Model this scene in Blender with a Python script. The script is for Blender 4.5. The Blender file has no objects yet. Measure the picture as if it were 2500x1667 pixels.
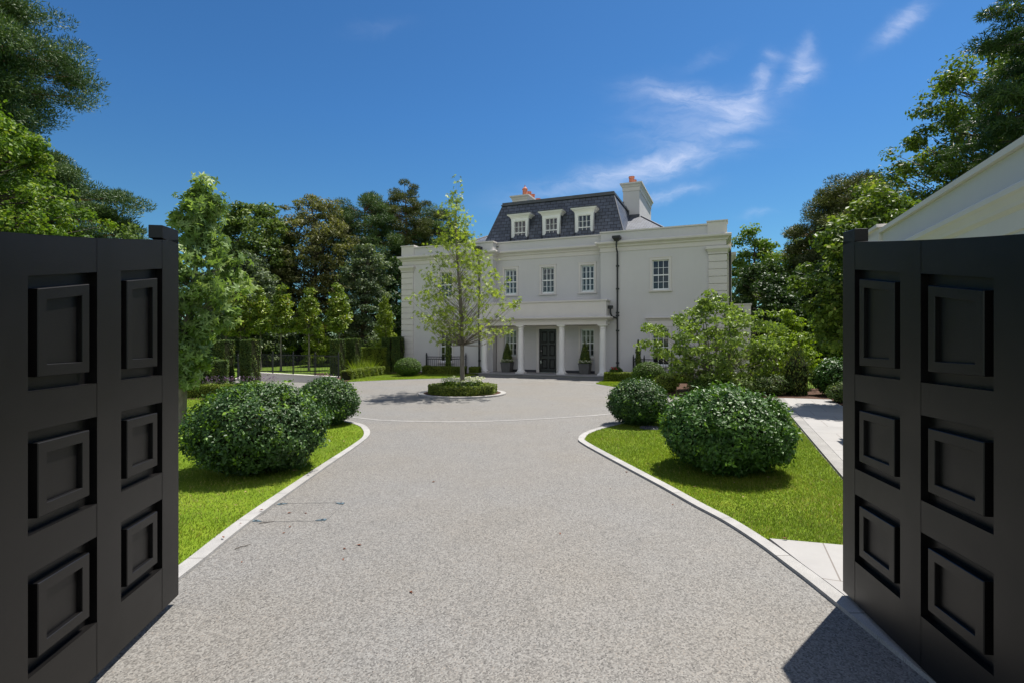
import bpy, bmesh, math, random
import numpy as np
from mathutils import Vector
from mathutils.geometry import tessellate_polygon

sc = bpy.context.scene
COL = sc.collection
R = math.radians

# ------------------------------------------------------------------ camera
cam = bpy.data.cameras.new('camera')
cam.sensor_width = 36.0
cam.lens = 18.43
cam.clip_start = 0.05
cam.clip_end = 2000
camo = bpy.data.objects.new('camera', cam)
camo.location = (0, 0, 1.8)
camo.rotation_euler = (R(90), 0, 0)
COL.objects.link(camo)
sc.camera = camo

# ------------------------------------------------------------------ sun, exposure
SUN_EL, SUN_AZ = R(66), R(47)            # azimuth measured from +Y towards +X
sun = bpy.data.lights.new('sun', 'SUN')
sun.energy = 4.3
sun.angle = R(0.5)
sun.color = (1.0, 0.95, 0.87)
suno = bpy.data.objects.new('sun', sun)
suno.rotation_euler = (0, R(90) - SUN_EL, R(90) - SUN_AZ)
suno.location = (20, 0, 40)
COL.objects.link(suno)
vs = sc.view_settings
vs.view_transform = 'Standard'
vs.look = 'None'
vs.gamma = 1.0
vs.use_curve_mapping = False
vs.exposure = 0.9
sc.cycles.max_bounces = 8
sc.cycles.diffuse_bounces = 4
sc.cycles.glossy_bounces = 3
sc.cycles.transmission_bounces = 4
sc.cycles.transparent_max_bounces = 8
sc.cycles.use_denoising = True
sc.cycles.sample_clamp_indirect = 6.0


# ------------------------------------------------------------------ node helper
class NT:
    def __init__(s, tree):
        s.t = tree
        s.n = tree.nodes
        s.l = tree.links

    def add(s, typ, **kw):
        nd = s.n.new(typ)
        for k, v in kw.items():
            setattr(nd, k, v)
        return nd

    def link(s, a, b):
        s.l.new(a, b)

    def math(s, op, a, b=None, c=None, clamp=False):
        nd = s.n.new('ShaderNodeMath')
        nd.operation = op
        nd.use_clamp = clamp
        for i, x in enumerate((a, b, c)):
            if x is None:
                continue
            if isinstance(x, (int, float)):
                nd.inputs[i].default_value = x
            else:
                s.l.new(x, nd.inputs[i])
        return nd.outputs[0]

    def mix(s, fac, a, b, blend='MIX'):
        nd = s.n.new('ShaderNodeMix')
        nd.data_type = 'RGBA'
        nd.blend_type = blend
        for sock, x in ((nd.inputs['Factor'], fac), (nd.inputs[6], a), (nd.inputs[7], b)):
            if isinstance(x, (int, float)):
                sock.default_value = x
            elif isinstance(x, tuple):
                sock.default_value = (x[0], x[1], x[2], 1)
            else:
                s.l.new(x, sock)
        return nd.outputs[2]

    def ramp(s, fac, stops, interp='LINEAR'):
        nd = s.n.new('ShaderNodeValToRGB')
        cr = nd.color_ramp
        cr.interpolation = interp
        while len(cr.elements) < len(stops):
            cr.elements.new(0.5)
        for e, (p, c) in zip(cr.elements, stops):
            e.position = p
            e.color = (c[0], c[1], c[2], 1) if isinstance(c, tuple) else (c, c, c, 1)
        if fac is not None:
            s.l.new(fac, nd.inputs[0])
        return nd.outputs[0]

    def noise(s, vec, scale, detail=4, rough=0.55, dist=0.0):
        nd = s.n.new('ShaderNodeTexNoise')
        nd.inputs['Scale'].default_value = scale
        nd.inputs['Detail'].default_value = detail
        nd.inputs['Roughness'].default_value = rough
        nd.inputs['Distortion'].default_value = dist
        if vec is not None:
            s.l.new(vec, nd.inputs['Vector'])
        return nd

    def voronoi(s, vec, scale):
        nd = s.n.new('ShaderNodeTexVoronoi')
        nd.inputs['Scale'].default_value = scale
        if vec is not None:
            s.l.new(vec, nd.inputs['Vector'])
        return nd


# ------------------------------------------------------------------ sky
world = bpy.data.worlds.new('World')
sc.world = world
world.use_nodes = True
W = NT(world.node_tree)
W.n.clear()
wout = W.add('ShaderNodeOutputWorld')
bg = W.add('ShaderNodeBackground')
sky = W.add('ShaderNodeTexSky')
sky.sky_type = 'NISHITA'
sky.sun_disc = False
sky.sun_elevation = SUN_EL
sky.sun_rotation = SUN_AZ
sky.altitude = 0
sky.air_density = 1.0
sky.dust_density = 0.3
sky.ozone_density = 6.0
bg.inputs['Strength'].default_value = 0.12
gm = W.add('ShaderNodeGamma')
gm.inputs['Gamma'].default_value = 1.3
W.link(sky.outputs[0], gm.inputs[0])
hsv = W.add('ShaderNodeHueSaturation')
hsv.inputs['Saturation'].default_value = 1.0
hsv.inputs['Value'].default_value = 0.48
W.link(gm.outputs[0], hsv.inputs['Color'])
# thin cirrus: soft patches of the northern sky, broken by stretched noise
tc = W.add('ShaderNodeTexCoord')
sep = W.add('ShaderNodeSeparateXYZ')
W.link(tc.outputs['Generated'], sep.inputs[0])
ysafe = W.math('MAXIMUM', sep.outputs[1], 0.02)
az = W.math('DIVIDE', sep.outputs[0], ysafe)
el = W.math('DIVIDE', sep.outputs[2], ysafe)
comb = W.add('ShaderNodeCombineXYZ')
W.link(az, comb.inputs[0])
W.link(el, comb.inputs[1])
wn = W.noise(comb.outputs[0], 7.0, 5, 0.6)
wv = W.add('ShaderNodeVectorMath', operation='SUBTRACT')
W.link(wn.outputs['Color'], wv.inputs[0])
wv.inputs[1].default_value = (0.5, 0.5, 0.5)
ws = W.add('ShaderNodeVectorMath', operation='SCALE')
W.link(wv.outputs[0], ws.inputs[0])
ws.inputs['Scale'].default_value = 0.075
wa = W.add('ShaderNodeVectorMath', operation='ADD')
W.link(comb.outputs[0], wa.inputs[0])
W.link(ws.outputs[0], wa.inputs[1])
CIRRUS = [  # azimuth, elevation (tangents), half sizes, tilt, density
    (0.325, 0.470, 0.078, 0.020, -6, 1.0), (0.440, 0.452, 0.050, 0.024, 10, 0.95), (0.478, 0.496, 0.016, 0.034, -25, 0.75),
    (0.345, 0.420, 0.110, 0.040, 8, 0.42), (0.418, 0.410, 0.075, 0.016, 22, 0.5), (0.220, 0.322, 0.165, 0.020, 12, 0.95),
    (0.290, 0.348, 0.080, 0.026, 12, 0.6), (0.300, 0.286, 0.058, 0.011, 6, 0.8), (0.553, 0.516, 0.021, 0.026, -20, 0.95),
    (0.545, 0.490, 0.030, 0.011, 30, 0.75), (0.562, 0.562, 0.010, 0.024, -25, 0.6), (0.506, 0.538, 0.014, 0.010, 0, 0.55),
    (0.746, 0.604, 0.048, 0.015, 38, 1.0), (0.469, 0.241, 0.024, 0.006, 4, 0.4), (-0.26, 0.60, 0.05, 0.012, 10, 0.10),
    (0.36, 0.545, 0.05, 0.010, 20, 0.16), (0.44, 0.37, 0.03, 0.010, 15, 0.3)]
tot = None
for cx, cy, rx, ry, tilt, dens in CIRRUS:
    mp = W.add('ShaderNodeMapping', vector_type='TEXTURE')
    mp.inputs['Location'].default_value = (cx, cy, 0)
    mp.inputs['Rotation'].default_value = (0, 0, R(tilt))
    mp.inputs['Scale'].default_value = (rx, ry, 1)
    W.link(wa.outputs[0], mp.inputs[0])
    dt = W.add('ShaderNodeVectorMath', operation='DOT_PRODUCT')
    W.link(mp.outputs[0], dt.inputs[0])
    W.link(mp.outputs[0], dt.inputs[1])
    g = W.math('MULTIPLY', W.math('EXPONENT', W.math('MULTIPLY', dt.outputs['Value'], -0.9)), dens)
    tot = g if tot is None else W.math('ADD', tot, g)
mp = W.add('ShaderNodeMapping')
mp.inputs['Rotation'].default_value = (0, 0, R(-14))
mp.inputs['Scale'].default_value = (9, 34, 1)
W.link(wa.outputs[0], mp.inputs[0])
st = W.noise(mp.outputs[0], 1.0, 6, 0.62, 0.6)
stre = W.math('MULTIPLY_ADD', st.outputs[0], 2.4, -0.58, True)
cl = W.math('MULTIPLY', W.math('MULTIPLY', tot, stre), W.math('GREATER_THAN', sep.outputs[1], 0.03), True)
cl = W.math('MULTIPLY', cl, 0.47, None, True)
low = W.math('MULTIPLY_ADD', sep.outputs[2], -2.6, 1.0, True)
tone = W.mix(low, (0.39, 0.62, 0.66), (0.43, 0.56, 0.48))
deep = W.mix(1.0, hsv.outputs[0], tone, 'MULTIPLY')   # the clear polarised blue of the day
skyc = W.mix(cl, deep, (4.0, 4.2, 5.0))
# unseen cloud bank, added behind the viewer as fill light on facade and gates
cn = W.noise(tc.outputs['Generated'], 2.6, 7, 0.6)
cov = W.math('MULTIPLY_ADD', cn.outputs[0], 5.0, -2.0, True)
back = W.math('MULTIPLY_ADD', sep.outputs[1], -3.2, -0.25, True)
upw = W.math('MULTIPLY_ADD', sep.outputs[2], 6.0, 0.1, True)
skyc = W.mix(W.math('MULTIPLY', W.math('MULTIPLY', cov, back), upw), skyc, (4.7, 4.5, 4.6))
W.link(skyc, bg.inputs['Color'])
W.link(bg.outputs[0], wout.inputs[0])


# ------------------------------------------------------------------ object helpers
def prop(o, label=None, cat=None, group=None, kind=None):
    if label:
        o['label'] = label
    if cat:
        o['category'] = cat
    if group:
        o['group'] = group
    if kind:
        o['kind'] = kind
    return o


def thing(name, label, cat, loc=(0, 0, 0), rz=0.0, group=None):
    o = bpy.data.objects.new(name, None)
    o.empty_display_size = 0.3
    o.location = loc
    o.rotation_euler = (0, 0, rz)
    COL.objects.link(o)
    return prop(o, label, cat, group)


def copy_tree(o, parent=None):
    c = o.copy()
    COL.objects.link(c)
    if parent is not None:
        c.parent = parent
    for ch in list(o.children):
        copy_tree(ch, c)
    return c


def link_obj(name, me, mats, parent=None, loc=None):
    o = bpy.data.objects.new(name, me)
    for m in (mats if isinstance(mats, (list, tuple)) else [mats]):
        if me.materials.find(m.name) < 0:
            me.materials.append(m)
    COL.objects.link(o)
    if parent is not None:
        o.parent = parent
    if loc is not None:
        o.location = loc
    return o


def np_mesh(name, V, F, mats, parent=None, tint=None, mi=None, smooth=False, uv=None, loc=None):
    V = np.asarray(V, dtype=np.float32)
    F = np.asarray(F, dtype=np.int32)
    n, k = F.shape
    me = bpy.data.meshes.new(name)
    me.vertices.add(len(V))
    me.vertices.foreach_set('co', V.ravel())
    me.loops.add(n * k)
    me.loops.foreach_set('vertex_index', F.ravel())
    me.polygons.add(n)
    me.polygons.foreach_set('loop_start', np.arange(0, n * k, k, dtype=np.int32))
    me.polygons.foreach_set('loop_total', np.full(n, k, dtype=np.int32))
    if smooth:
        me.polygons.foreach_set('use_smooth', np.ones(n, dtype=bool))
    if tint is not None:
        a = me.attributes.new('tint', 'FLOAT', 'FACE')
        a.data.foreach_set('value', np.asarray(tint, dtype=np.float32))
    o = None
    ms = mats if isinstance(mats, (list, tuple)) else [mats]
    for m in ms:
        me.materials.append(m)
    if mi is not None:
        me.polygons.foreach_set('material_index', np.asarray(mi, dtype=np.int32))
    me.update(calc_edges=True)
    o = bpy.data.objects.new(name, me)
    COL.objects.link(o)
    if parent is not None:
        o.parent = parent
    if loc is not None:
        o.location = loc
    return o


class MB:
    """collects shapes and links them as ONE mesh object"""

    def __init__(s):
        s.v = []
        s.f = []
        s.uv = {}

    def face(s, pts, uv=None):
        i = len(s.v)
        s.v.extend([tuple(p) for p in pts])
        if uv:
            s.uv[len(s.f)] = uv
        s.f.append(tuple(range(i, i + len(pts))))

    def hexa(s, b, t):
        """b, t: four bottom and four top corners, counter-clockwise seen from above"""
        i = len(s.v)
        s.v.extend([tuple(p) for p in b] + [tuple(p) for p in t])
        s.f += [(i + 3, i + 2, i + 1, i), (i + 4, i + 5, i + 6, i + 7)]
        for k in range(4):
            j = (k + 1) % 4
            s.f.append((i + k, i + j, i + 4 + j, i + 4 + k))

    def box(s, x0, x1, y0, y1, z0, z1):
        s.hexa([(x0, y0, z0), (x1, y0, z0), (x1, y1, z0), (x0, y1, z0)],
               [(x0, y0, z1), (x1, y0, z1), (x1, y1, z1), (x0, y1, z1)])

    def lathe(s, prof, cx=0, cy=0, n=20, cap=True):
        i0 = len(s.v)
        for r, z in prof:
            for k in range(n):
                a = 2 * math.pi * k / n
                s.v.append((cx + r * math.cos(a), cy + r * math.sin(a), z))
        for j in range(len(prof) - 1):
            for k in range(n):
                a = i0 + j * n + k
                b = i0 + j * n + (k + 1) % n
                s.f.append((a, b, b + n, a + n))
        if cap:
            s.f.append(tuple(i0 + k for k in range(n))[::-1])
            t = i0 + (len(prof) - 1) * n
            s.f.append(tuple(t + k for k in range(n)))

    def tube(s, pts, r, n=8):
        P = [Vector(p) for p in pts]
        rs = r if isinstance(r, (list, tuple)) else [r] * len(P)
        i0 = len(s.v)
        for j, p in enumerate(P):
            d = (P[min(j + 1, len(P) - 1)] - P[max(j - 1, 0)]).normalized()
            up = Vector((0, 0, 1)) if abs(d.z) < 0.9 else Vector((1, 0, 0))
            a = d.cross(up).normalized()
            b = d.cross(a)
            for k in range(n):
                t = 2 * math.pi * k / n
                s.v.append(tuple(p + (a * math.cos(t) + b * math.sin(t)) * rs[j]))
        for j in range(len(P) - 1):
            for k in range(n):
                q = i0 + j * n + k
                w = i0 + j * n + (k + 1) % n
                s.f.append((q, w, w + n, q + n))
        s.f.append(tuple(i0 + k for k in range(n))[::-1])
        t = i0 + (len(P) - 1) * n
        s.f.append(tuple(t + k for k in range(n)))

    def sweep(s, path, prof, closed_prof=True):
        """prof [(out, z)] carried along path [(x, y)], mitred, out = to the right of travel; ends capped"""
        n = len(path)
        i0 = len(s.v)
        for j in range(n):
            d = []
            if j > 0:
                e = Vector((path[j][0] - path[j - 1][0], path[j][1] - path[j - 1][1])).normalized()
                d.append(Vector((e.y, -e.x)))
            if j < n - 1:
                e = Vector((path[j + 1][0] - path[j][0], path[j + 1][1] - path[j][1])).normalized()
                d.append(Vector((e.y, -e.x)))
            if len(d) == 2:
                m = (d[0] + d[1]).normalized()
                m = m / max(0.3, m.dot(d[0]))
            else:
                m = d[0]
            for o, z in prof:
                s.v.append((path[j][0] + m.x * o, path[j][1] + m.y * o, z))
        k = len(prof)
        for j in range(n - 1):
            for q in range(k if closed_prof else k - 1):
                a = i0 + j * k + q
                b = i0 + j * k + (q + 1) % k
                s.f.append((a, a + k, b + k, b))
        if closed_prof:
            s.f.append(tuple(i0 + q for q in range(k)))
            s.f.append(tuple(i0 + (n - 1) * k + q for q in range(k))[::-1])

    def build(s, name, mats, parent=None, loc=None, bevel=0.0, smooth=False, kind=None):
        me = bpy.data.meshes.new(name)
        me.from_pydata(s.v, [], s.f)
        if s.uv:
            uvl = me.uv_layers.new(name='UVMap')
            for p in me.polygons:
                if p.index in s.uv:
                    for li, c in zip(p.loop_indices, s.uv[p.index]):
                        uvl.data[li].uv = c
        bm = bmesh.new()
        bm.from_mesh(me)
        bmesh.ops.recalc_face_normals(bm, faces=bm.faces)
        bm.to_mesh(me)
        bm.free()
        if smooth:
            for p in me.polygons:
                p.use_smooth = True
        me.update()
        o = link_obj(name, me, mats, parent, loc)
        if bevel:
            b = o.modifiers.new('bevel', 'BEVEL')
            b.width = bevel
            b.segments = 2
            b.limit_method = 'ANGLE'
        if smooth:
            try:
                me.set_sharp_from_angle(angle=R(40))
            except Exception:
                pass
        if kind:
            o['kind'] = kind
        return o


# ------------------------------------------------------------------ materials
def new_mat(name):
    m = bpy.data.materials.new(name)
    m.use_nodes = True
    t = NT(m.node_tree)
    return m, t, t.n['Principled BSDF'], t.n['Material Output']


def objco(t):
    return t.add('ShaderNodeTexCoord').outputs['Object']


def geoco(t):
    return t.add('ShaderNodeNewGeometry').outputs['Position']


def mat_plain(name, col, rough=0.6, var=0.06, scale=3.0, bump=0.0, bscale=60.0, spec=0.5, metal=0.0, fine=0.0):
    m, t, p, o = new_mat(name)
    co = objco(t)
    n = t.noise(co, scale, 5, 0.6)
    lo = tuple(c * (1 - var) for c in col)
    hi = tuple(min(1, c * (1 + var)) for c in col)
    c = t.ramp(n.outputs[0], [(0.3, lo), (0.7, hi)])
    if fine:
        f = t.noise(co, bscale, 3, 0.7)
        c = t.mix(1.0, c, t.ramp(f.outputs[0], [(0.3, 1 - fine), (0.7, 1.0)]), 'MULTIPLY')
    t.link(c, p.inputs['Base Color'])
    p.inputs['Roughness'].default_value = rough
    p.inputs['Specular IOR Level'].default_value = spec
    p.inputs['Metallic'].default_value = metal
    if bump:
        b = t.add('ShaderNodeBump')
        b.inputs['Strength'].default_value = bump
        b.inputs['Distance'].default_value = 0.01
        f = t.noise(co, bscale, 4, 0.7)
        t.link(f.outputs[0], b.inputs['Height'])
        t.link(b.outputs[0], p.inputs['Normal'])
    return m


def mat_leaf(name, stops, rough=0.45, trans=0.3, spec=0.22, tr_gain=1.5):
    m, t, p, o = new_mat(name)
    at = t.add('ShaderNodeAttribute', attribute_name='tint')
    c = t.ramp(at.outputs['Fac'], stops)
    t.link(c, p.inputs['Base Color'])
    p.inputs['Roughness'].default_value = rough
    p.inputs['Specular IOR Level'].default_value = spec
    tl = t.add('ShaderNodeBsdfTranslucent')
    tcol = t.mix(1.0, c, (tr_gain * 1.05, tr_gain * 1.1, tr_gain * 0.45), 'MULTIPLY')
    t.link(tcol, tl.inputs['Color'])
    mx = t.add('ShaderNodeMixShader')
    mx.inputs[0].default_value = trans
    t.link(p.outputs[0], mx.inputs[1])
    t.link(tl.outputs[0], mx.inputs[2])
    t.link(mx.outputs[0], o.inputs['Surface'])
    return m


M = {}
# resin-bound gravel: grains of three stones, faint tan wear
def mat_gravel():
    m, t, p, o = new_mat('resin_gravel')
    co = geoco(t)
    v = t.voronoi(co, 108)
    c = t.ramp(v.outputs['Color'], [(0.0, (0.024, 0.023, 0.022)), (0.25, (0.102, 0.098, 0.092)), (0.5, (0.157, 0.152, 0.143)), (0.78, (0.234, 0.230, 0.219)), (1.0, (0.178, 0.152, 0.128))])
    g = t.noise(co, 34, 3, 0.7)
    c = t.mix(0.10, c, t.ramp(g.outputs[0], [(0.3, (0.086, 0.079, 0.073)), (0.7, (0.244, 0.234, 0.221))]))
    n = t.noise(co, 0.35, 5, 0.6)
    n2 = t.noise(co, 1.6, 5, 0.65)
    tan = t.math('MULTIPLY', t.math('MULTIPLY_ADD', n.outputs[0], 3.2, -1.2, True), 0.56)
    c = t.mix(tan, c, t.mix(1.0, c, (1.04, 0.95, 0.82), 'MULTIPLY'))
    c = t.mix(1.0, c, t.ramp(n2.outputs[0], [(0.3, 0.95), (0.7, 1.04)]), 'MULTIPLY')
    t.link(c, p.inputs['Base Color'])
    p.inputs['Roughness'].default_value = 0.75
    b = t.add('ShaderNodeBump')
    b.inputs['Strength'].default_value = 0.6
    b.inputs['Distance'].default_value = 0.004
    t.link(v.outputs['Distance'], b.inputs['Height'])
    b.invert = True
    t.link(b.outputs[0], p.inputs['Normal'])
    return m


def mat_ground_grass(name, a, b, c_, s=1.0):
    m, t, p, o = new_mat(name)
    co = geoco(t)
    n = t.noise(co, 1.1 * s, 5, 0.65)
    n2 = t.noise(co, 38 * s, 4, 0.75)
    c = t.ramp(n.outputs[0], [(0.3, a), (0.5, b), (0.72, c_)])
    c = t.mix(0.6, c, t.mix(1.0, c, t.ramp(n2.outputs[0], [(0.3, 0.45), (0.7, 1.35)]), 'MULTIPLY'))
    t.link(c, p.inputs['Base Color'])
    p.inputs['Roughness'].default_value = 0.9
    p.inputs['Specular IOR Level'].default_value = 0.15
    bb = t.add('ShaderNodeBump')
    bb.inputs['Strength'].default_value = 0.5
    bb.inputs['Distance'].default_value = 0.03
    t.link(n2.outputs[0], bb.inputs['Height'])
    t.link(bb.outputs[0], p.inputs['Normal'])
    return m


def mat_render():
    m, t, p, o = new_mat('painted_render')
    co = objco(t)
    n = t.noise(co, 0.5, 5, 0.6)
    c = t.ramp(n.outputs[0], [(0.3, (0.565, 0.545, 0.535)), (0.7, (0.605, 0.585, 0.575))])
    mp = t.add('ShaderNodeMapping')
    mp.inputs['Scale'].default_value = (3.0, 3.0, 0.25)
    t.link(co, mp.inputs[0])
    sn = t.noise(mp.outputs[0], 2.0, 4, 0.6)
    c = t.mix(1.0, c, t.ramp(sn.outputs[0], [(0.3, 0.985), (0.6, 1.0)]), 'MULTIPLY')
    t.link(c, p.inputs['Base Color'])
    p.inputs['Roughness'].default_value = 0.85
    b = t.add('ShaderNodeBump')
    b.inputs['Strength'].default_value = 0.25
    b.inputs['Distance'].default_value = 0.004
    f = t.noise(co, 90, 4, 0.7)
    t.link(f.outputs[0], b.inputs['Height'])
    t.link(b.outputs[0], p.inputs['Normal'])
    return m


def mat_slate():
    m, t, p, o = new_mat('roof_slate')
    uv = t.add('ShaderNodeTexCoord').outputs['UV']
    br = t.add('ShaderNodeTexBrick')
    br.offset = 0.5
    br.inputs['Scale'].default_value = 1.0
    br.inputs['Brick Width'].default_value = 0.34
    br.inputs['Row Height'].default_value = 0.215
    br.inputs['Mortar Size'].default_value = 0.016
    br.inputs['Mortar Smooth'].default_value = 0.1
    br.inputs['Bias'].default_value = 0.0
    br.inputs['Color1'].default_value = (0.062, 0.071, 0.094, 1)
    br.inputs['Color2'].default_value = (0.104, 0.117, 0.150, 1)
    br.inputs['Mortar'].default_value = (0.010, 0.011, 0.014, 1)
    t.link(uv, br.inputs['Vector'])
    n = t.noise(uv, 6, 5, 0.7)
    c = t.mix(1.0, br.outputs['Color'], t.ramp(n.outputs[0], [(0.3, 0.75), (0.7, 1.2)]), 'MULTIPLY')
    t.link(c, p.inputs['Base Color'])
    p.inputs['Roughness'].default_value = 0.5
    b = t.add('ShaderNodeBump')
    b.inputs['Strength'].default_value = 0.7
    b.inputs['Distance'].default_value = 0.012
    b.invert = True
    t.link(br.outputs['Fac'], b.inputs['Height'])
    t.link(b.outputs[0], p.inputs['Normal'])
    return m


def mat_glass():
    m, t, p, o = new_mat('window_glass')
    tr = t.add('ShaderNodeBsdfTransparent')
    tr.inputs[0].default_value = (0.86, 0.9, 0.9, 1)
    gl = t.add('ShaderNodeBsdfGlossy')
    gl.inputs['Roughness'].default_value = 0.02
    fr = t.add('ShaderNodeFresnel')
    fr.inputs[0].default_value = 1.52
    n = t.noise(objco(t), 1.3, 2, 0.5)
    b = t.add('ShaderNodeBump')
    b.inputs['Strength'].default_value = 0.05
    b.inputs['Distance'].default_value = 0.02
    t.link(n.outputs[0], b.inputs['Height'])
    t.link(b.outputs[0], gl.inputs['Normal'])
    mx = t.add('ShaderNodeMixShader')
    t.link(t.math('MULTIPLY_ADD', fr.outputs[0], 1.0, 0.03, True), mx.inputs[0])
    t.link(tr.outputs[0], mx.inputs[1])
    t.link(gl.outputs[0], mx.inputs[2])
    t.link(mx.outputs[0], o.inputs['Surface'])
    return m


def mat_bark(name, a, b_, sc_=14, stretch=0.3):
    m, t, p, o = new_mat(name)
    co = objco(t)
    mp = t.add('ShaderNodeMapping')
    mp.inputs['Scale'].default_value = (1, 1, stretch)
    t.link(co, mp.inputs[0])
    n = t.noise(mp.outputs[0], sc_, 6, 0.7)
    c = t.ramp(n.outputs[0], [(0.3, a), (0.7, b_)])
    t.link(c, p.inputs['Base Color'])
    p.inputs['Roughness'].default_value = 0.85
    bb = t.add('ShaderNodeBump')
    bb.inputs['Strength'].default_value = 0.6
    bb.inputs['Distance'].default_value = 0.02
    t.link(n.outputs[0], bb.inputs['Height'])
    t.link(bb.outputs[0], p.inputs['Normal'])
    return m


def mat_paving():
    m, t, p, o = new_mat('porcelain_paving')
    co = geoco(t)
    mp = t.add('ShaderNodeMapping')
    mp.inputs['Rotation'].default_value = (0, 0, R(22.5))
    t.link(co, mp.inputs[0])
    br = t.add('ShaderNodeTexBrick')
    br.offset = 0.5
    br.inputs['Scale'].default_value = 1.0
    br.inputs['Brick Width'].default_value = 0.76
    br.inputs['Row Height'].default_value = 0.9
    br.inputs['Mortar Size'].default_value = 0.006
    br.inputs['Color1'].default_value = (0.29, 0.28, 0.27, 1)
    br.inputs['Color2'].default_value = (0.31, 0.30, 0.29, 1)
    br.inputs['Mortar'].default_value = (0.15, 0.13, 0.115, 1)
    t.link(mp.outputs[0], br.inputs['Vector'])
    n = t.noise(co, 2.2, 6, 0.7)
    c = t.mix(1.0, br.outputs['Color'], t.ramp(n.outputs[0], [(0.3, 0.9), (0.7, 1.05)]), 'MULTIPLY')
    t.link(c, p.inputs['Base Color'])
    p.inputs['Roughness'].default_value = 0.65
    return m


M['gravel'] = mat_gravel()
M['lawn'] = mat_ground_grass('lawn_turf', (0.09, 0.15, 0.008), (0.13, 0.20, 0.010), (0.18, 0.23, 0.02))
M['meadow'] = mat_ground_grass('garden_turf', (0.07, 0.12, 0.014), (0.10, 0.165, 0.016), (0.13, 0.18, 0.025))
M['soil'] = mat_plain('bark_mulch', (0.11, 0.06, 0.04), 0.95, 0.4, 9, 0.9, 45, 0.2, fine=0.65)
M['granite'] = mat_plain('granite_kerb', (0.355, 0.345, 0.33), 0.75, 0.13, 5, 0.5, 110, 0.4, fine=0.35)
M['band'] = mat_plain('granite_band', (0.355, 0.345, 0.33), 0.75, 0.13, 3, 0.5, 110, 0.4, fine=0.3)
def mat_setts(name, base, length):
    m, t, p, o = new_mat(name)
    co = objco(t)
    uv = t.add('ShaderNodeTexCoord').outputs['UV']
    sp_ = t.add('ShaderNodeSeparateXYZ')
    t.link(uv, sp_.inputs[0])
    fr = t.math('FRACT', t.math('DIVIDE', sp_.outputs[0], length))
    joint = t.math('LESS_THAN', fr, 0.012)
    stone = t.math('FLOOR', t.math('DIVIDE', sp_.outputs[0], length))
    wn_ = t.add('ShaderNodeTexWhiteNoise', noise_dimensions='1D')
    t.link(stone, wn_.inputs['W'])
    n = t.noise(co, 4, 6, 0.7)
    f = t.noise(co, 120, 3, 0.7)
    c = t.ramp(n.outputs[0], [(0.3, tuple(x * 0.80 for x in base)), (0.7, tuple(x * 1.08 for x in base))])
    c = t.mix(1.0, c, t.ramp(wn_.outputs[0], [(0.0, 0.88), (1.0, 1.06)]), 'MULTIPLY')
    c = t.mix(1.0, c, t.ramp(f.outputs[0], [(0.3, 0.68), (0.7, 1.06)]), 'MULTIPLY')
    c = t.mix(t.math('MULTIPLY', joint, 0.75), c, (0.09, 0.08, 0.07))
    t.link(c, p.inputs['Base Color'])
    p.inputs['Roughness'].default_value = 0.8
    b = t.add('ShaderNodeBump')
    b.inputs['Strength'].default_value = 0.6
    b.inputs['Distance'].default_value = 0.006
    t.link(f.outputs[0], b.inputs['Height'])
    t.link(b.outputs[0], p.inputs['Normal'])
    return m


M['granite'] = mat_setts('granite_kerb_stone', (0.39, 0.38, 0.365), 0.92)
M['band'] = mat_setts('granite_band_stone', (0.31, 0.30, 0.285), 0.6)
M['paving'] = mat_paving()
M['render'] = mat_render()
M['trim'] = mat_plain('cast_stone_trim', (0.64, 0.60, 0.565), 0.75, 0.03, 1.5, 0.15, 60)
M['col'] = mat_plain('column_stone', (0.77, 0.745, 0.71), 0.7, 0.03, 1.5, 0.15, 60)
M['white'] = mat_plain('white_joinery', (0.80, 0.80, 0.79), 0.4, 0.02, 4)
M['slate'] = mat_slate()
M['lead'] = mat_plain('lead_sheet', (0.075, 0.08, 0.095), 0.5, 0.2, 3, 0.2, 20)
M['terracotta'] = mat_plain('terracotta', (0.50, 0.17, 0.10), 0.75, 0.15, 7, 0.2, 60)
M['black'] = mat_plain('black_ironwork', (0.014, 0.015, 0.017), 0.42, 0.2, 6)
M['door'] = mat_plain('black_door_paint', (0.010, 0.0095, 0.0095), 0.35, 0.1, 4)
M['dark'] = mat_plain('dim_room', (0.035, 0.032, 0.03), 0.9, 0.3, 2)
M['glass'] = mat_glass()
M['steel'] = mat_plain('polished_steel', (0.6, 0.6, 0.6), 0.25, 0.05, 4, metal=1.0)
M['plinth'] = mat_plain('dark_plinth', (0.05, 0.05, 0.06), 0.7, 0.2, 4)
M['pot'] = mat_plain('grey_planter', (0.085, 0.083, 0.08), 0.6, 0.15, 6, 0.15, 50)
M['step'] = mat_plain('step_stone', (0.30, 0.29, 0.28), 0.7, 0.07, 3, 0.2, 80, fine=0.15)
M['blue'] = mat_plain('blue_steel_plate', (0.10, 0.15, 0.18), 0.5, 0.2, 40, metal=0.2)


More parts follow.
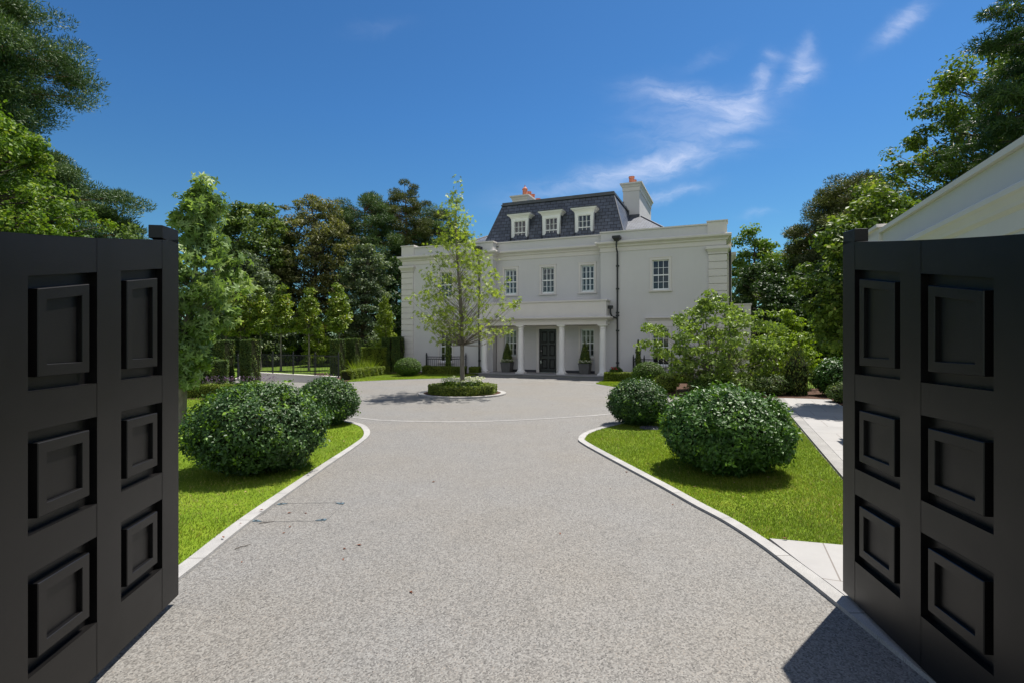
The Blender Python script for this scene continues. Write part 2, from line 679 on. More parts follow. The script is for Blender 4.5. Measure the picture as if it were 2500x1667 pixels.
def mat_gate():
    m, t, p, o = new_mat('black_gate_paint')
    co = objco(t)
    n = t.noise(co, 2.2, 5, 0.6)
    c = t.ramp(n.outputs[0], [(0.3, (0.0030, 0.0026, 0.0026)), (0.7, (0.0044, 0.0039, 0.0038))])
    d = t.voronoi(co, 26)
    sp = t.math('LESS_THAN', d.outputs['Distance'], 0.035)
    c = t.mix(t.math('MULTIPLY', sp, 0.5), c, (0.09, 0.09, 0.085))
    t.link(c, p.inputs['Base Color'])
    mp = t.add('ShaderNodeMapping')
    mp.inputs['Scale'].default_value = (1.0, 1.0, 14.0)
    t.link(co, mp.inputs[0])
    g = t.noise(mp.outputs[0], 12, 5, 0.7)
    p.inputs['Specular IOR Level'].default_value = 0.36
    r = t.ramp(n.outputs[0], [(0.3, 0.33), (0.7, 0.45)])
    t.link(r, p.inputs['Roughness'])
    b = t.add('ShaderNodeBump')
    b.inputs['Strength'].default_value = 0.12
    b.inputs['Distance'].default_value = 0.004
    t.link(g.outputs[0], b.inputs['Height'])
    t.link(b.outputs[0], p.inputs['Normal'])
    return m


M['gate'] = mat_gate()
M['bark_grey'] = mat_bark('grey_bark', (0.09, 0.075, 0.06), (0.24, 0.21, 0.17))
M['bark_dark'] = mat_bark('dark_bark', (0.035, 0.028, 0.022), (0.10, 0.08, 0.06))
M['bark_pine'] = mat_bark('orange_pine_bark', (0.13, 0.06, 0.035), (0.34, 0.17, 0.10))
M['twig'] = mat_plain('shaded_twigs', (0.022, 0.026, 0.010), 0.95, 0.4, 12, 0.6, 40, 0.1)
L = {}
L['laurel'] = mat_leaf('laurel_leaf', [(0.0, (0.022, 0.054, 0.016)), (0.5, (0.042, 0.092, 0.022)), (0.85, (0.072, 0.144, 0.022)), (1.0, (0.196, 0.330, 0.028))], 0.48, 0.16, 0.30)
L['laurel_green'] = mat_leaf('cherry_laurel_leaf', [(0.0, (0.023, 0.062, 0.013)), (0.5, (0.051, 0.121, 0.019)), (0.9, (0.088, 0.183, 0.023)), (1.0, (0.176, 0.308, 0.027))], 0.46, 0.16, 0.32)
L['box'] = mat_leaf('box_leaf', [(0.0, (0.038, 0.074, 0.015)), (0.6, (0.074, 0.135, 0.019)), (1.0, (0.162, 0.230, 0.030))], 0.5, 0.2)
L['box_yel'] = mat_leaf('young_box_leaf', [(0.0, (0.068, 0.101, 0.015)), (0.6, (0.149, 0.203, 0.024)), (1.0, (0.270, 0.284, 0.036))], 0.5, 0.2)
L['yew'] = mat_leaf('yew_needle', [(0.0, (0.031, 0.060, 0.016)), (0.6, (0.079, 0.131, 0.025)), (1.0, (0.211, 0.229, 0.039))], 0.55, 0.15)
L['gum'] = mat_leaf('sweetgum_leaf', [(0.0, (0.091, 0.150, 0.044)), (0.6, (0.182, 0.267, 0.086)), (1.0, (0.351, 0.429, 0.195))], 0.42, 0.3)
L['maple'] = mat_leaf('young_maple_leaf', [(0.0, (0.107, 0.144, 0.026)), (0.6, (0.235, 0.306, 0.044)), (1.0, (0.363, 0.412, 0.074))], 0.45, 0.35)
L['magnolia'] = mat_leaf('magnolia_leaf', [(0.0, (0.058, 0.107, 0.017)), (0.5, (0.147, 0.216, 0.024)), (0.85, (0.280, 0.342, 0.033)), (1.0, (0.328, 0.180, 0.050))], 0.4, 0.22, 0.35)
L['olive'] = mat_leaf('olive_brown_leaf', [(0.0, (0.075, 0.080, 0.028)), (0.6, (0.135, 0.142, 0.048)), (1.0, (0.215, 0.205, 0.075))], 0.55, 0.25)
L['mid'] = mat_leaf('mid_green_leaf', [(0.0, (0.056, 0.098, 0.029)), (0.6, (0.121, 0.178, 0.048)), (1.0, (0.223, 0.273, 0.064))], 0.5, 0.25)
L['hornbeam'] = mat_leaf('hornbeam_leaf', [(0.0, (0.047, 0.093, 0.014)), (0.6, (0.116, 0.194, 0.025)), (1.0, (0.265, 0.310, 0.041))], 0.5, 0.3)
L['greygreen'] = mat_leaf('grey_green_leaf', [(0.0, (0.049, 0.079, 0.042)), (0.6, (0.109, 0.150, 0.075)), (1.0, (0.211, 0.246, 0.126))], 0.5, 0.22)
L['pine'] = mat_leaf('pine_needle', [(0.0, (0.032, 0.066, 0.022)), (0.6, (0.071, 0.121, 0.040)), (1.0, (0.158, 0.214, 0.057))], 0.55, 0.12)
L['pine_olive'] = mat_leaf('olive_pine_needle', [(0.0, (0.041, 0.057, 0.017)), (0.6, (0.094, 0.111, 0.032)), (1.0, (0.186, 0.194, 0.049))], 0.55, 0.12)
L['darkgreen'] = mat_leaf('dark_green_leaf', [(0.0, (0.022, 0.051, 0.016)), (0.6, (0.048, 0.090, 0.026)), (1.0, (0.094, 0.143, 0.032))], 0.5, 0.2)
L['chestnut'] = mat_leaf('sweet_chestnut_leaf', [(0.0, (0.041, 0.078, 0.014)), (0.6, (0.106, 0.162, 0.023)), (0.88, (0.194, 0.259, 0.036)), (1.0, (0.551, 0.503, 0.190))], 0.5, 0.28)
L['lime'] = mat_leaf('lime_green_leaf', [(0.0, (0.095, 0.155, 0.015)), (0.6, (0.189, 0.270, 0.022)), (1.0, (0.311, 0.392, 0.036))], 0.45, 0.33)
L['dogwood'] = mat_leaf('dogwood_leaf', [(0.0, (0.080, 0.135, 0.031)), (0.55, (0.167, 0.238, 0.049)), (0.85, (0.267, 0.349, 0.098)), (1.0, (0.441, 0.523, 0.252))], 0.42, 0.3)
L['cypress'] = mat_leaf('cypress_spray', [(0.0, (0.085, 0.131, 0.017)), (0.6, (0.177, 0.237, 0.021)), (1.0, (0.288, 0.334, 0.033))], 0.55, 0.2)
L['grass'] = mat_leaf('grass_blade', [(0.0, (0.101, 0.152, 0.016)), (0.5, (0.161, 0.223, 0.024)), (0.85, (0.241, 0.302, 0.033)), (1.0, (0.362, 0.302, 0.108))], 0.6, 0.3, 0.2)
L['petal'] = mat_leaf('white_petal', [(0.0, (0.550, 0.600, 0.378)), (0.4, (0.720, 0.740, 0.558)), (1.0, (0.820, 0.810, 0.666))], 0.6, 0.25, 0.2, 1.0)
L['lavender'] = mat_leaf('lavender_flower', [(0.0, (0.112, 0.070, 0.162)), (1.0, (0.252, 0.154, 0.281))], 0.7, 0.2, 0.2, 1.0)
L['red'] = mat_leaf('red_petal', [(0.0, (0.450, 0.020, 0.036)), (1.0, (0.650, 0.050, 0.072))], 0.6, 0.2, 0.2, 1.0)
M['frame_grey'] = mat_plain('dull_steel_edge', (0.17, 0.17, 0.165), 0.6, 0.1, 9)
M['dry_pale'] = mat_plain('pale_dry_leaf', (0.36, 0.26, 0.13), 0.8, 0.3, 30)
M['dry'] = mat_plain('dry_leaf', (0.20, 0.075, 0.04), 0.8, 0.3, 30)


# ------------------------------------------------------------------ leaves and trees (numpy)
def unit(a):
    return a / np.maximum(np.linalg.norm(a, axis=1, keepdims=True), 1e-9)


def leaf_geo(P, N, rng, length, width, shape='leaf', T=None, fold=0.18, jitter=0.35):
    """P centres, N leaf normals -> V, F (triangles) with every leaf its own small face group; returns leaves-per-face index too"""
    n = len(P)
    N = unit(N)
    if T is None:
        T = rng.normal(size=(n, 3))
    T = T - N * np.sum(T * N, axis=1, keepdims=True)
    T = unit(T)
    B = np.cross(N, T)
    s = (1 + jitter * rng.uniform(-1, 1, size=(n, 1)))
    ln = length * s
    wd = width * s
    if shape == 'leaf':
        v0 = P - T * ln * 0.5
        v2 = P + T * ln * 0.5
        v1 = P + B * wd * 0.5 + N * wd * fold - T * ln * 0.05
        v3 = P - B * wd * 0.5 + N * wd * fold - T * ln * 0.05
        V = np.stack([v0, v1, v2, v3], axis=1).reshape(-1, 3)
        b = np.arange(n)[:, None] * 4
        F = np.concatenate([b + np.array([[0, 1, 2]]), b + np.array([[0, 2, 3]])], axis=1).reshape(-1, 3)
        return V, F, np.repeat(np.arange(n), 2)
    if shape == 'star':
        vs_ = [P - T * ln * 0.32]
        ang = [-118, -58, 0, 58, 118]
        F = []
        b = np.arange(n)[:, None] * 16
        k = 1
        fl = []
        for q, a in enumerate(ang):
            a = math.radians(a)
            d = T * math.cos(a) + B * math.sin(a)
            e = -T * math.sin(a) + B * math.cos(a)
            rr = 0.68 if q in (0, 4) else (0.92 if q in (1, 3) else 1.0)
            tip = vs_[0] + d * ln * rr - N * ln * 0.12
            mid = vs_[0] + d * ln * rr * 0.42
            vs_ += [mid + e * wd * 0.17, tip, mid - e * wd * 0.17]
            fl += [[0, k, k + 1], [0, k + 1, k + 2]]
            k += 3
        V = np.stack(vs_, axis=1).reshape(-1, 3)
        F = np.concatenate([b + np.array([f]) for f in fl], axis=1).reshape(-1, 3)
        return V, F, np.repeat(np.arange(n), len(fl))
    if shape == 'needle':
        v0 = P - B * wd * 0.5
        v1 = P + B * wd * 0.5
        v2 = P + T * ln
        V = np.stack([v0, v1, v2], axis=1).reshape(-1, 3)
        F = np.arange(n * 3).reshape(-1, 3)
        return V, F, np.arange(n)


def tubes_geo(lst):
    """lst of (points, radii, sides) -> V, F quads"""
    mb = MB()
    Vs, Fs, off = [], [], 0
    for pts, rad, n in lst:
        P = np.asarray(pts, float)
        d = np.gradient(P, axis=0)
        d = unit(d)
        up = np.where(np.abs(d[:, 2:3]) < 0.9, np.array([[0, 0, 1.0]]), np.array([[1.0, 0, 0]]))
        a = unit(np.cross(d, up))
        b = np.cross(d, a)
        t = np.arange(n) * 2 * math.pi / n
        rr = np.asarray(rad)[:, None, None]
        ring = P[:, None, :] + rr * (a[:, None, :] * np.cos(t)[None, :, None] + b[:, None, :] * np.sin(t)[None, :, None])
        Vs.append(ring.reshape(-1, 3))
        m = len(P)
        j, k = np.meshgrid(np.arange(m - 1), np.arange(n), indexing='ij')
        q = j * n + k
        w = j * n + (k + 1) % n
        Fs.append(np.stack([q, w, w + n, q + n], axis=-1).reshape(-1, 4) + off)
        off += m * n
    return np.concatenate(Vs), np.concatenate(Fs)


def tree(name, label, cat, x, y, h, base, prof, nc, lpc, cr, ll, lw, leafm, barkm, tr, seed, shape='leaf', flat=0.6,
         lean=(0.0, 0.0), group=None, inner=0.3, lobes=0.22, drop=0.35, stems=1, spread=0.0, upbias=0.5, twig=0.25, parent_z=0.0, pw=0.5):
    rng = np.random.default_rng(seed)
    t = thing(name, label, cat, (x, y, parent_z), 0, group)
    fs = np.array([p[0] for p in prof])
    rs = np.array([p[1] for p in prof])
    # height of each clump ~ radius of the crown there
    g = np.linspace(0, 1, 200)
    w = np.interp(g, fs, rs) + 0.05 * rs.max()
    cdf = np.cumsum(w) / w.sum()
    f = np.interp((np.arange(nc) + rng.uniform(0, 1, nc)) / nc, cdf, g)
    a = rng.uniform(0, 2 * math.pi, nc)
    ph = rng.uniform(0, 6.28, 6)
    mod = 1 + lobes * (np.sin(2 * a + ph[0] + 3 * f) + 0.8 * np.sin(3 * a + ph[1] - 5 * f) + 0.7 * np.sin(9 * f + ph[2]) + 0.5 * np.sin(5 * a + ph[3] + 11 * f)) / 1.6
    q = inner + (1 - inner) * rng.uniform(0, 1, nc) ** pw
    rad = np.interp(f, fs, rs) * mod * q
    zz = base + f * (h - base)

    def axis(z):
        k = np.clip(z / h, 0, 1)
        return np.stack([lean[0] * k ** 1.3 + 0.012 * h * np.sin(k * 7 + ph[4]) * k, lean[1] * k ** 1.3 + 0.012 * h * np.sin(k * 6 + ph[5]) * k], axis=-1)

    ax = axis(zz)
    C = np.stack([ax[:, 0] + rad * np.cos(a), ax[:, 1] + rad * np.sin(a), zz + rng.normal(0, 0.02 * h, nc)], axis=1)
    # wood
    tubes = []
    if stems == 1:
        zt = np.linspace(-0.1, h * 0.93, 12)
        A = axis(np.maximum(zt, 0))
        rad_t = tr * np.clip(1 - zt / h, 0.04, 1) ** 0.8
        rad_t[0] *= 1.35
        tubes.append((np.column_stack([A, zt]), rad_t, 10))
    else:
        for k in range(stems):
            aa = 2 * math.pi * k / stems + rng.uniform(-0.4, 0.4)
            zt = np.linspace(-0.1, h * 0.8, 9)
            s = (zt / h).clip(0, 1)
            sp = spread * s ** 0.8
            tubes.append((np.column_stack([0.06 * math.cos(aa) + sp * math.cos(aa), 0.06 * math.sin(aa) + sp * math.sin(aa), zt]), tr * np.clip(1 - s, 0.1, 1), 7))
    for i in range(nc):
        zs = max(base * 0.9 if stems == 1 else 0.3, C[i, 2] - drop * (rad[i] + 0.15 * h * 0.3))
        zs = min(zs, h * 0.9)
        if stems == 1:
            s0 = np.append(axis(np.array([zs]))[0], zs)
        else:
            k = int((a[i] / (2 * math.pi)) * stems) % stems
            P = tubes[k][0]
            zs = min(zs, P[-1, 2])
            s0 = np.array([np.interp(zs, P[:, 2], P[:, 0]), np.interp(zs, P[:, 2], P[:, 1]), zs])
        e0 = C[i]
        md = (s0 + e0) / 2 + np.array([0, 0, -0.06 * rad[i]]) + rng.normal(0, 0.04 * (rad[i] + 0.1), 3)
        r0 = max(0.004, tr * twig * (1 - 0.6 * zs / h) * (0.5 + 0.5 * q[i]))
        tubes.append((np.array([s0, md, e0]), np.array([r0, r0 * 0.6, r0 * 0.2]), 4))
    V, F = tubes_geo(tubes)
    np_mesh('trunk', V, F, barkm, t, smooth=True)
    # leaves
    ci = np.repeat(np.arange(nc), lpc)
    n = len(ci)
    d = unit(rng.normal(size=(n, 3)))
    csz = rng.uniform(0.65, 1.3, nc)
    off = d * (rng.uniform(0, 1, (n, 1)) ** 0.45) * cr * csz[ci][:, None]
    off[:, 2] *= flat
    P = C[ci] + off
    ct = rng.uniform(0, 1, nc)
    tint = np.clip(0.5 * ct[ci] + 0.5 * rng.uniform(0, 1, n) ** 1.3, 0, 1)
    if shape == 'needle':
        T = d * 0.8 + np.array([0, 0, upbias]) + rng.normal(size=(n, 3)) * 0.35
        N = rng.normal(size=(n, 3))
        V, F, idx = leaf_geo(P, N, rng, ll, lw, 'needle', T)
    else:
        N = d * 0.6 + np.array([0, 0, upbias]) + rng.normal(size=(n, 3)) * 0.55
        V, F, idx = leaf_geo(P, N, rng, ll, lw, shape)
    np_mesh('crown', V, F, leafm, t, tint[idx])
    return t


def bush(name, label, cat, x, y, rx, ry, h, n, ll, lw, leafm, seed, group=None, rough=0.06, squash=1.0, low=0.12, shoots=0, z0=0.0, core=0.82, lean_out=0.8, shape='leaf'):
    """clipped or loose dome of leaves over dark twigs"""
    rng = np.random.default_rng(seed)
    t = thing(name, label, cat, (x, y, z0), 0, group)
    hz = h * (1 - low) / 1.0
    zc = h * 0.47
    rz = h - zc
    d = unit(rng.normal(size=(n, 3)))
    ph = rng.uniform(0, 6.28, 8)
    aa = np.arctan2(d[:, 1], d[:, 0])
    lump = 1 + rough * (np.sin(4 * aa + ph[0] + 4 * d[:, 2]) + np.sin(7 * aa + ph[1] - 5 * d[:, 2]) + np.sin(11 * d[:, 2] + ph[2] + 2 * aa) + 0.8 * np.sin(13 * aa + ph[3] + 9 * d[:, 2])) / 2
    lay = (1 - 0.17 * rng.uniform(0, 1, n) ** 1.6 + 0.035 * rng.normal(size=n)) * lump
    dz = d[:, 2].copy()
    low_r = np.where(dz < 0, 1 - 0.10 * dz ** 2, 1 - 0.05 * dz ** 2)
    hor = np.sqrt(np.maximum(0, 1 - np.abs(dz) ** 2.15)) / np.maximum(1e-6, np.sqrt(1 - dz ** 2))
    P = np.column_stack([d[:, 0] * rx * lay * hor * low_r, d[:, 1] * ry * lay * hor * low_r, zc + np.where(dz > 0, rz, zc - 0.02) * dz * lay])
    P[:, 2] = np.maximum(P[:, 2], 0.02)
    N = d * lean_out + np.array([0, 0, 0.35]) + rng.normal(size=(n, 3)) * 0.5
    # neighbouring leaves share a tone (shoots of the same age)
    tone = 0.5 + 0.5 * np.sin(17 * d[:, 0] + ph[4]) * np.sin(19 * d[:, 1] + ph[5]) * np.sin(15 * d[:, 2] + ph[6])
    tint = np.clip(0.45 * tone + 0.55 * rng.uniform(0, 1, n) ** 1.4, 0, 0.97)
    if shoots:
        k = rng.choice(n, shoots, replace=False)
        k = k[dz[k] > -0.5]
        reps = 9
        kk = np.repeat(k, reps)
        P2 = P[kk] * 1.0 + d[kk] * rng.uniform(0.0, 0.075, (len(kk), 1)) + rng.normal(size=(len(kk), 3)) * 0.028
        P2[:, 2] += 0.012
        N2 = d[kk] * 0.5 + rng.normal(size=(len(kk), 3)) * 0.7
        P, N = np.concatenate([P, P2]), np.concatenate([N, N2])
        tint = np.concatenate([tint, rng.uniform(0.86, 1.0, len(kk))])
    V, F, idx = leaf_geo(P, N, rng, ll, lw, shape)
    np_mesh('foliage', V, F, leafm, t, tint[idx])
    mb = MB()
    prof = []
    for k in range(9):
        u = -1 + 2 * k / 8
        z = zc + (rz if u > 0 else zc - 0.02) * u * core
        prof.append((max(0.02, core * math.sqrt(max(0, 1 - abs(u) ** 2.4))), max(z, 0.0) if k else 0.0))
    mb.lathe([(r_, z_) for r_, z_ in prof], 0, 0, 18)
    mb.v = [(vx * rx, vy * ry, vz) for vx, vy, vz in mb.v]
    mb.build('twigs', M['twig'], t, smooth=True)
    return t


def hedge_box(name, label, cat, path, width, h, density, ll, lw, leafm, seed, group=None, rough=0.03, z0=0.0, closed=False):
    """clipped hedge along a path of world points"""
    rng = np.random.default_rng(seed)
    P0 = np.array(path, float)
    c = P0.mean(axis=0)
    t = thing(name, label, cat, (c[0], c[1], z0), 0, group)
    P0 = P0 - c
    seg = np.linalg.norm(np.diff(P0, axis=0), axis=1)
    cum = np.append(0, np.cumsum(seg))
    Lt = cum[-1]
    n = int(density * Lt * (2 * h + width) + density * 2 * h * width)
    s = rng.uniform(-0.02, Lt + 0.02, n)
    per = rng.uniform(0, 2 * h + width, n)
    endn = int(n * (2 * h * width) / (Lt * (2 * h + width) + 2 * h * width))
    side = np.where(per < h, -1, np.where(per > h + width, 1, 0))
    across = np.where(side == 0, per - h - width / 2, side * width / 2)
    z = np.where(side == -1, per, np.where(side == 1, 2 * h + width - per, h))
    isend = np.zeros(n, bool)
    isend[:endn] = True
    s = np.where(isend, np.where(rng.uniform(size=n) < 0.5, 0, Lt), s)
    across = np.where(isend, rng.uniform(-width / 2, width / 2, n), across)
    z = np.where(isend, rng.uniform(0, h, n), z)
    sc_ = np.clip(s, 0, Lt)
    px = np.interp(sc_, cum, P0[:, 0])
    py = np.interp(sc_, cum, P0[:, 1])
    k = np.clip(np.searchsorted(cum, sc_, side='right') - 1, 0, len(seg) - 1)
    dx = (P0[k + 1, 0] - P0[k, 0]) / seg[k]
    dy = (P0[k + 1, 1] - P0[k, 1]) / seg[k]
    nx, ny = dy, -dx
    N = np.column_stack([nx * side, ny * side, (side == 0) * 1.0])
    ed = np.where(s <= 0.001, -1, 1)
    N = np.where(isend[:, None], np.column_stack([dx * ed, dy * ed, 0 * dx]), N)
    X = np.column_stack([px + nx * across, py + ny * across, z])
    wave = rough * (np.sin(5 * X[:, 0] + 3 * z) + np.sin(6.5 * X[:, 1] - 4 * z) + np.sin(11 * (X[:, 0] + X[:, 1]) + 7 * z)) / 2
    X = X + N * (wave - 0.05 * rng.uniform(0, 1, n) ** 1.5 + 0.012 * rng.normal(size=n))[:, None]
    X[:, 2] = np.maximum(X[:, 2], 0.01)
    NN = N * 0.9 + np.array([0, 0, 0.3]) + rng.normal(size=(n, 3)) * 0.6
    tone = 0.5 + 0.5 * np.sin(6 * X[:, 0] + 5 * X[:, 2] + seed) * np.sin(7 * X[:, 1] - 4 * X[:, 2])
    tint = np.clip(0.4 * tone + 0.6 * rng.uniform(0, 1, n) ** 1.3, 0, 1)
    V, F, idx = leaf_geo(X, NN, rng, ll, lw)
    np_mesh('foliage', V, F, leafm, t, tint[idx])
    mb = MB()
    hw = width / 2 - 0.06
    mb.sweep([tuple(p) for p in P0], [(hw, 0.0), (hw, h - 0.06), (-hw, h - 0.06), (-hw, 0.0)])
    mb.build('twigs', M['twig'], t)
    return t


# ================================================================== THE GROUND
def smooth(pts, n=6, closed=False):
    P = [np.array(p, float) for p in pts]
    m = len(P)
    out = []
    rng_ = range(m) if closed else range(m - 1)
    for i in rng_:
        if closed:
            p0, p1, p2, p3 = P[(i - 1) % m], P[i], P[(i + 1) % m], P[(i + 2) % m]
        else:
            p0, p1, p2, p3 = P[max(i - 1, 0)], P[i], P[i + 1], P[min(i + 2, m - 1)]
        for k in range(n):
            t = k / n
            out.append(tuple(0.5 * (2 * p1 + (p2 - p0) * t + (2 * p0 - 5 * p1 + 4 * p2 - p3) * t ** 2 + (3 * p1 - p0 - 3 * p2 + p3) * t ** 3)))
    if not closed:
        out.append(tuple(P[-1]))
    return out


def sheet(name, loops, z, mat, kind='structure', skirt=0.0, parent=None):
    """flat polygon with holes, optionally with a vertical edge going down"""
    mb = MB()
    flat = [p for lp in loops for p in lp]
    tri = tessellate_polygon([[Vector((p[0], p[1], 0)) for p in lp] for lp in loops])
    mb.v = [(p[0], p[1], z) for p in flat]
    mb.f = [tuple(t) for t in tri]
    if skirt:
        i = 0
        for lp in loops:
            n = len(lp)
            b0 = len(mb.v)
            mb.v += [(p[0], p[1], z - skirt) for p in lp]
            for k in range(n):
                j = (k + 1) % n
                mb.f.append((i + k, i + j, b0 + j, b0 + k))
            i += n
    o = mb.build(name, mat, parent)
    bm = bmesh.new()
    bm.from_mesh(o.data)
    for f in bm.faces:
        if abs(f.normal.z) > 0.9 and f.normal.z < 0:
            f.normal_flip()
    bm.to_mesh(o.data)
    bm.free()
    if kind and parent is None:
        o['kind'] = kind
    return o


def strip(name, outer, inner, z, mat, drop=0.05):
    """kerb: top between two lines with a face on each side"""
    mb = MB()
    n = len(outer)
    run = 0.0
    for k in range(n - 1):
        a, b, c, d = outer[k], outer[k + 1], inner[k + 1], inner[k]
        nxt = run + math.hypot(b[0] - a[0], b[1] - a[1])
        mb.face([(a[0], a[1], z), (b[0], b[1], z), (c[0], c[1], z), (d[0], d[1], z)], uv=[(run, 0), (nxt, 0), (nxt, 1), (run, 1)])
        run = nxt
        mb.face([(a[0], a[1], z - drop), (b[0], b[1], z - drop), (b[0], b[1], z), (a[0], a[1], z)])
        mb.face([(d[0], d[1], z), (c[0], c[1], z), (c[0], c[1], z - drop), (d[0], d[1], z - drop)])
    o = mb.build(name, mat)
    o['kind'] = 'structure'
    return o


RAMP = [(-14.6, 29.4), (-12.6, 24.3), (-8.0, 22.7), (-8.6, 25.7)]
sheet('ground', [[(-500, -300), (500, -300), (500, 700), (-500, 700)], RAMP], 0.0, M['meadow'])
DRIVE = [(-6, -9), (7, -9), (7, 3), (9.4, 13.5), (9.2, 16.6), (5.2, 17.8), (3.7, 22.3), (5.0, 24.3), (5.2, 27.0), (-2.0, 30.2), (-2.1, 28.3), (-2.6, 26.5), (-4.8, 25.2), (-7.2, 23.6),
         (-8.0, 22.6), (-12.7, 24.2), (-12.4, 20.5), (-9.4, 16.2), (-6.2, 9), (-6.0, 0)]
sheet('driveway', [DRIVE], 0.006, M['gravel'])
# ramp floor sinking to the lower garage
mb = MB()
mb.face([(-8.6, 25.7, 0.0), (-14.6, 29.4, -1.7), (-12.6, 24.3, -1.7), (-8.0, 22.7, 0.0)])
mb.build('ramp_road', M['gravel'], kind='structure')

# kerb lines
LKO = [(-2.42, -4.0), (-2.42, 1.0), (-2.46, 3.0), (-2.5, 3.95), (-2.52, 4.3), (-2.57, 4.88), (-2.60, 5.5), (-2.62, 6.28), (-2.63, 6.93), (-2.64, 7.56), (-2.64, 8.47), (-2.66, 9.4), (-2.71, 9.95), (-2.85, 10.5), (-3.12, 11.12), (-3.5, 11.6), (-4.3, 12.35), (-5.3, 13.4), (-6.6, 14.8), (-8.0, 16.0)]
LKI = [(-2.55, -4.0), (-2.55, 1.0), (-2.59, 3.0), (-2.63, 3.95), (-2.65, 4.3), (-2.70, 4.88), (-2.73, 5.5), (-2.74, 6.28), (-2.745, 6.93), (-2.75, 7.56), (-2.745, 8.47), (-2.755, 9.35), (-2.80, 9.86), (-2.94, 10.38), (-3.2, 11.0), (-3.57, 11.47), (-4.38, 12.22), (-5.38, 13.27), (-6.67, 14.68), (-8.05, 15.88)]
RKO = [(2.9, 11.9), (2.25, 11.35), (1.77, 10.8), (1.40, 10.2), (1.22, 9.63), (1.24, 9.1), (1.60, 7.46), (1.83, 6.45), (1.98, 5.71), (2.10, 5.2), (2.17, 4.64), (2.19, 4.19), (2.2, 3.8), (2.2, 2.7), (2.24, 1.0), (2.3, -4.0)]
RKI = [(2.96, 11.78), (2.32, 11.23), (1.87, 10.72), (1.51, 10.14), (1.34, 9.60), (1.36, 9.12), (1.715, 7.48), (1.945, 6.47), (2.095, 5.73), (2.215, 5.22), (2.285, 4.65), (2.305, 4.19), (2.315, 3.8), (2.315, 2.7), (2.355, 1.0), (2.415, -4.0)]
LKO, LKI, RKO, RKI = (smooth(p, 6) for p in (LKO, LKI, RKO, RKI))
strip('kerb_1', LKO, LKI, 0.034, M['granite'])
strip('kerb_2', RKO, RKI, 0.034, M['granite'])
LAWN_L = LKI[12:] + [(-8.6, 16.3), (-10.2, 16.6), (-12.5, 15.0), (-12.5, 2.0), (-2.9, 2.0)]
sheet('lawn_1', [LAWN_L], 0.026, M['lawn'], skirt=0.03)
# path beside the garage (a light edging strip, then large slabs)
PATH_L0, PATH_L1 = (8.26, 16.45), (3.0, 4.68)
far = RKI[:]
LAWN_R = [p for p in RKI if p[1] >= 4.72] + [(2.87, 4.57), (3.45, 4.48), (4.24, 6.72), (8.0, 15.9), (7.0, 15.3), (5.6, 14.5), (4.2, 13.3)]
sheet('lawn_2', [LAWN_R], 0.026, M['lawn'], skirt=0.03)
strip('kerb_3', smooth([(2.9, 11.9), (4.15, 13.4), (5.55, 14.6), (7.0, 15.42), (8.1, 16.05)], 5), smooth([(2.96, 11.78), (4.2, 13.3), (5.6, 14.5), (7.0, 15.3), (8.0, 15.9)], 5), 0.034, M['granite'])
strip('path_edging', [(3.44, 4.46), (4.26, 6.70), (8.28, 16.45)], [(3.66, 4.40), (4.44, 6.66), (8.50, 16.46)], 0.040, M['band'])
sheet('path', [[(3.67, 4.40), (4.75, 4.2), (7.15, 10.5), (9.0, 14.2), (9.75, 16.05), (8.62, 16.46), (8.51, 16.46), (4.45, 6.66)]], 0.036, M['paving'], skirt=0.03)
sheet('paving', [[(2.315, 4.71)[:2], (2.87, 4.56), (3.44, 4.46), (5.2, 4.08), (5.2, -3.0), (2.42, -3.0), (2.36, 1.0), (2.32, 2.7), (2.32, 3.8), (2.31, 4.19)]], 0.036, M['paving'], skirt=0.03)
# turning circle band
RING = [(-7.03, 23.53), (-5.12, 24.89), (-3.52, 25.46), (-0.86, 25.2), (1.42, 23.89), (3.40, 21.9), (4.10, 20.5), (4.62, 18.3), (4.45, 16.0), (3.55, 13.95), (2.25, 12.82), (0.43, 12.02), (-0.70, 11.74), (-1.48, 11.68), (-2.77, 11.84), (-3.53, 12.21), (-5.9, 13.7), (-7.9, 16.0), (-8.7, 18.6), (-8.2, 21.8)]
ring = smooth(RING, 8, True)
cx, cy = -1.95, 18.5
rin = []
for p in ring:
    d = math.hypot(p[0] - cx, p[1] - cy)
    rin.append((p[0] + (cx - p[0]) / d * 0.13, p[1] + (cy - p[1]) / d * 0.13))
strip('circle_band', ring + [ring[0]], rin + [rin[0]], 0.011, M['band'], 0.004)
# small lawns by the house and the beds
LW = [(-7.34, 23.36), (-6.9, 23.68), (-5.12, 25.02), (-3.52, 25.62), (-2.6, 26.35), (-2.0, 27.6), (-2.0, 28.6), (-2.95, 28.9), (-4.85, 29.4), (-6.6, 29.6), (-7.2, 27.5), (-7.6, 25.0)]
sheet('lawn_3', [LW], 0.024, M['lawn'], skirt=0.02)
RWL = [(3.58, 22.35), (4.02, 20.9), (4.4, 20.3), (4.95, 19.3), (5.66, 19.0), (6.6, 22.5), (5.14, 23.9), (4.26, 24.3)]
sheet('lawn_4', [RWL], 0.024, M['lawn'], skirt=0.02)
sheet('bed_1', [[(-2.25, 28.0), (-1.55, 28.15), (-1.6, 30.6), (-6.6, 31.6), (-7.0, 29.3), (-4.85, 28.8), (-2.95, 28.6)]], 0.030, M['soil'], skirt=0.03)
sheet('bed_2', [[(4.45, 24.0), (5.2, 23.4), (6.5, 22.0), (9.5, 21.0), (11.5, 24.5), (10.2, 26.3), (5.2, 27.3)]], 0.030, M['soil'], skirt=0.03)
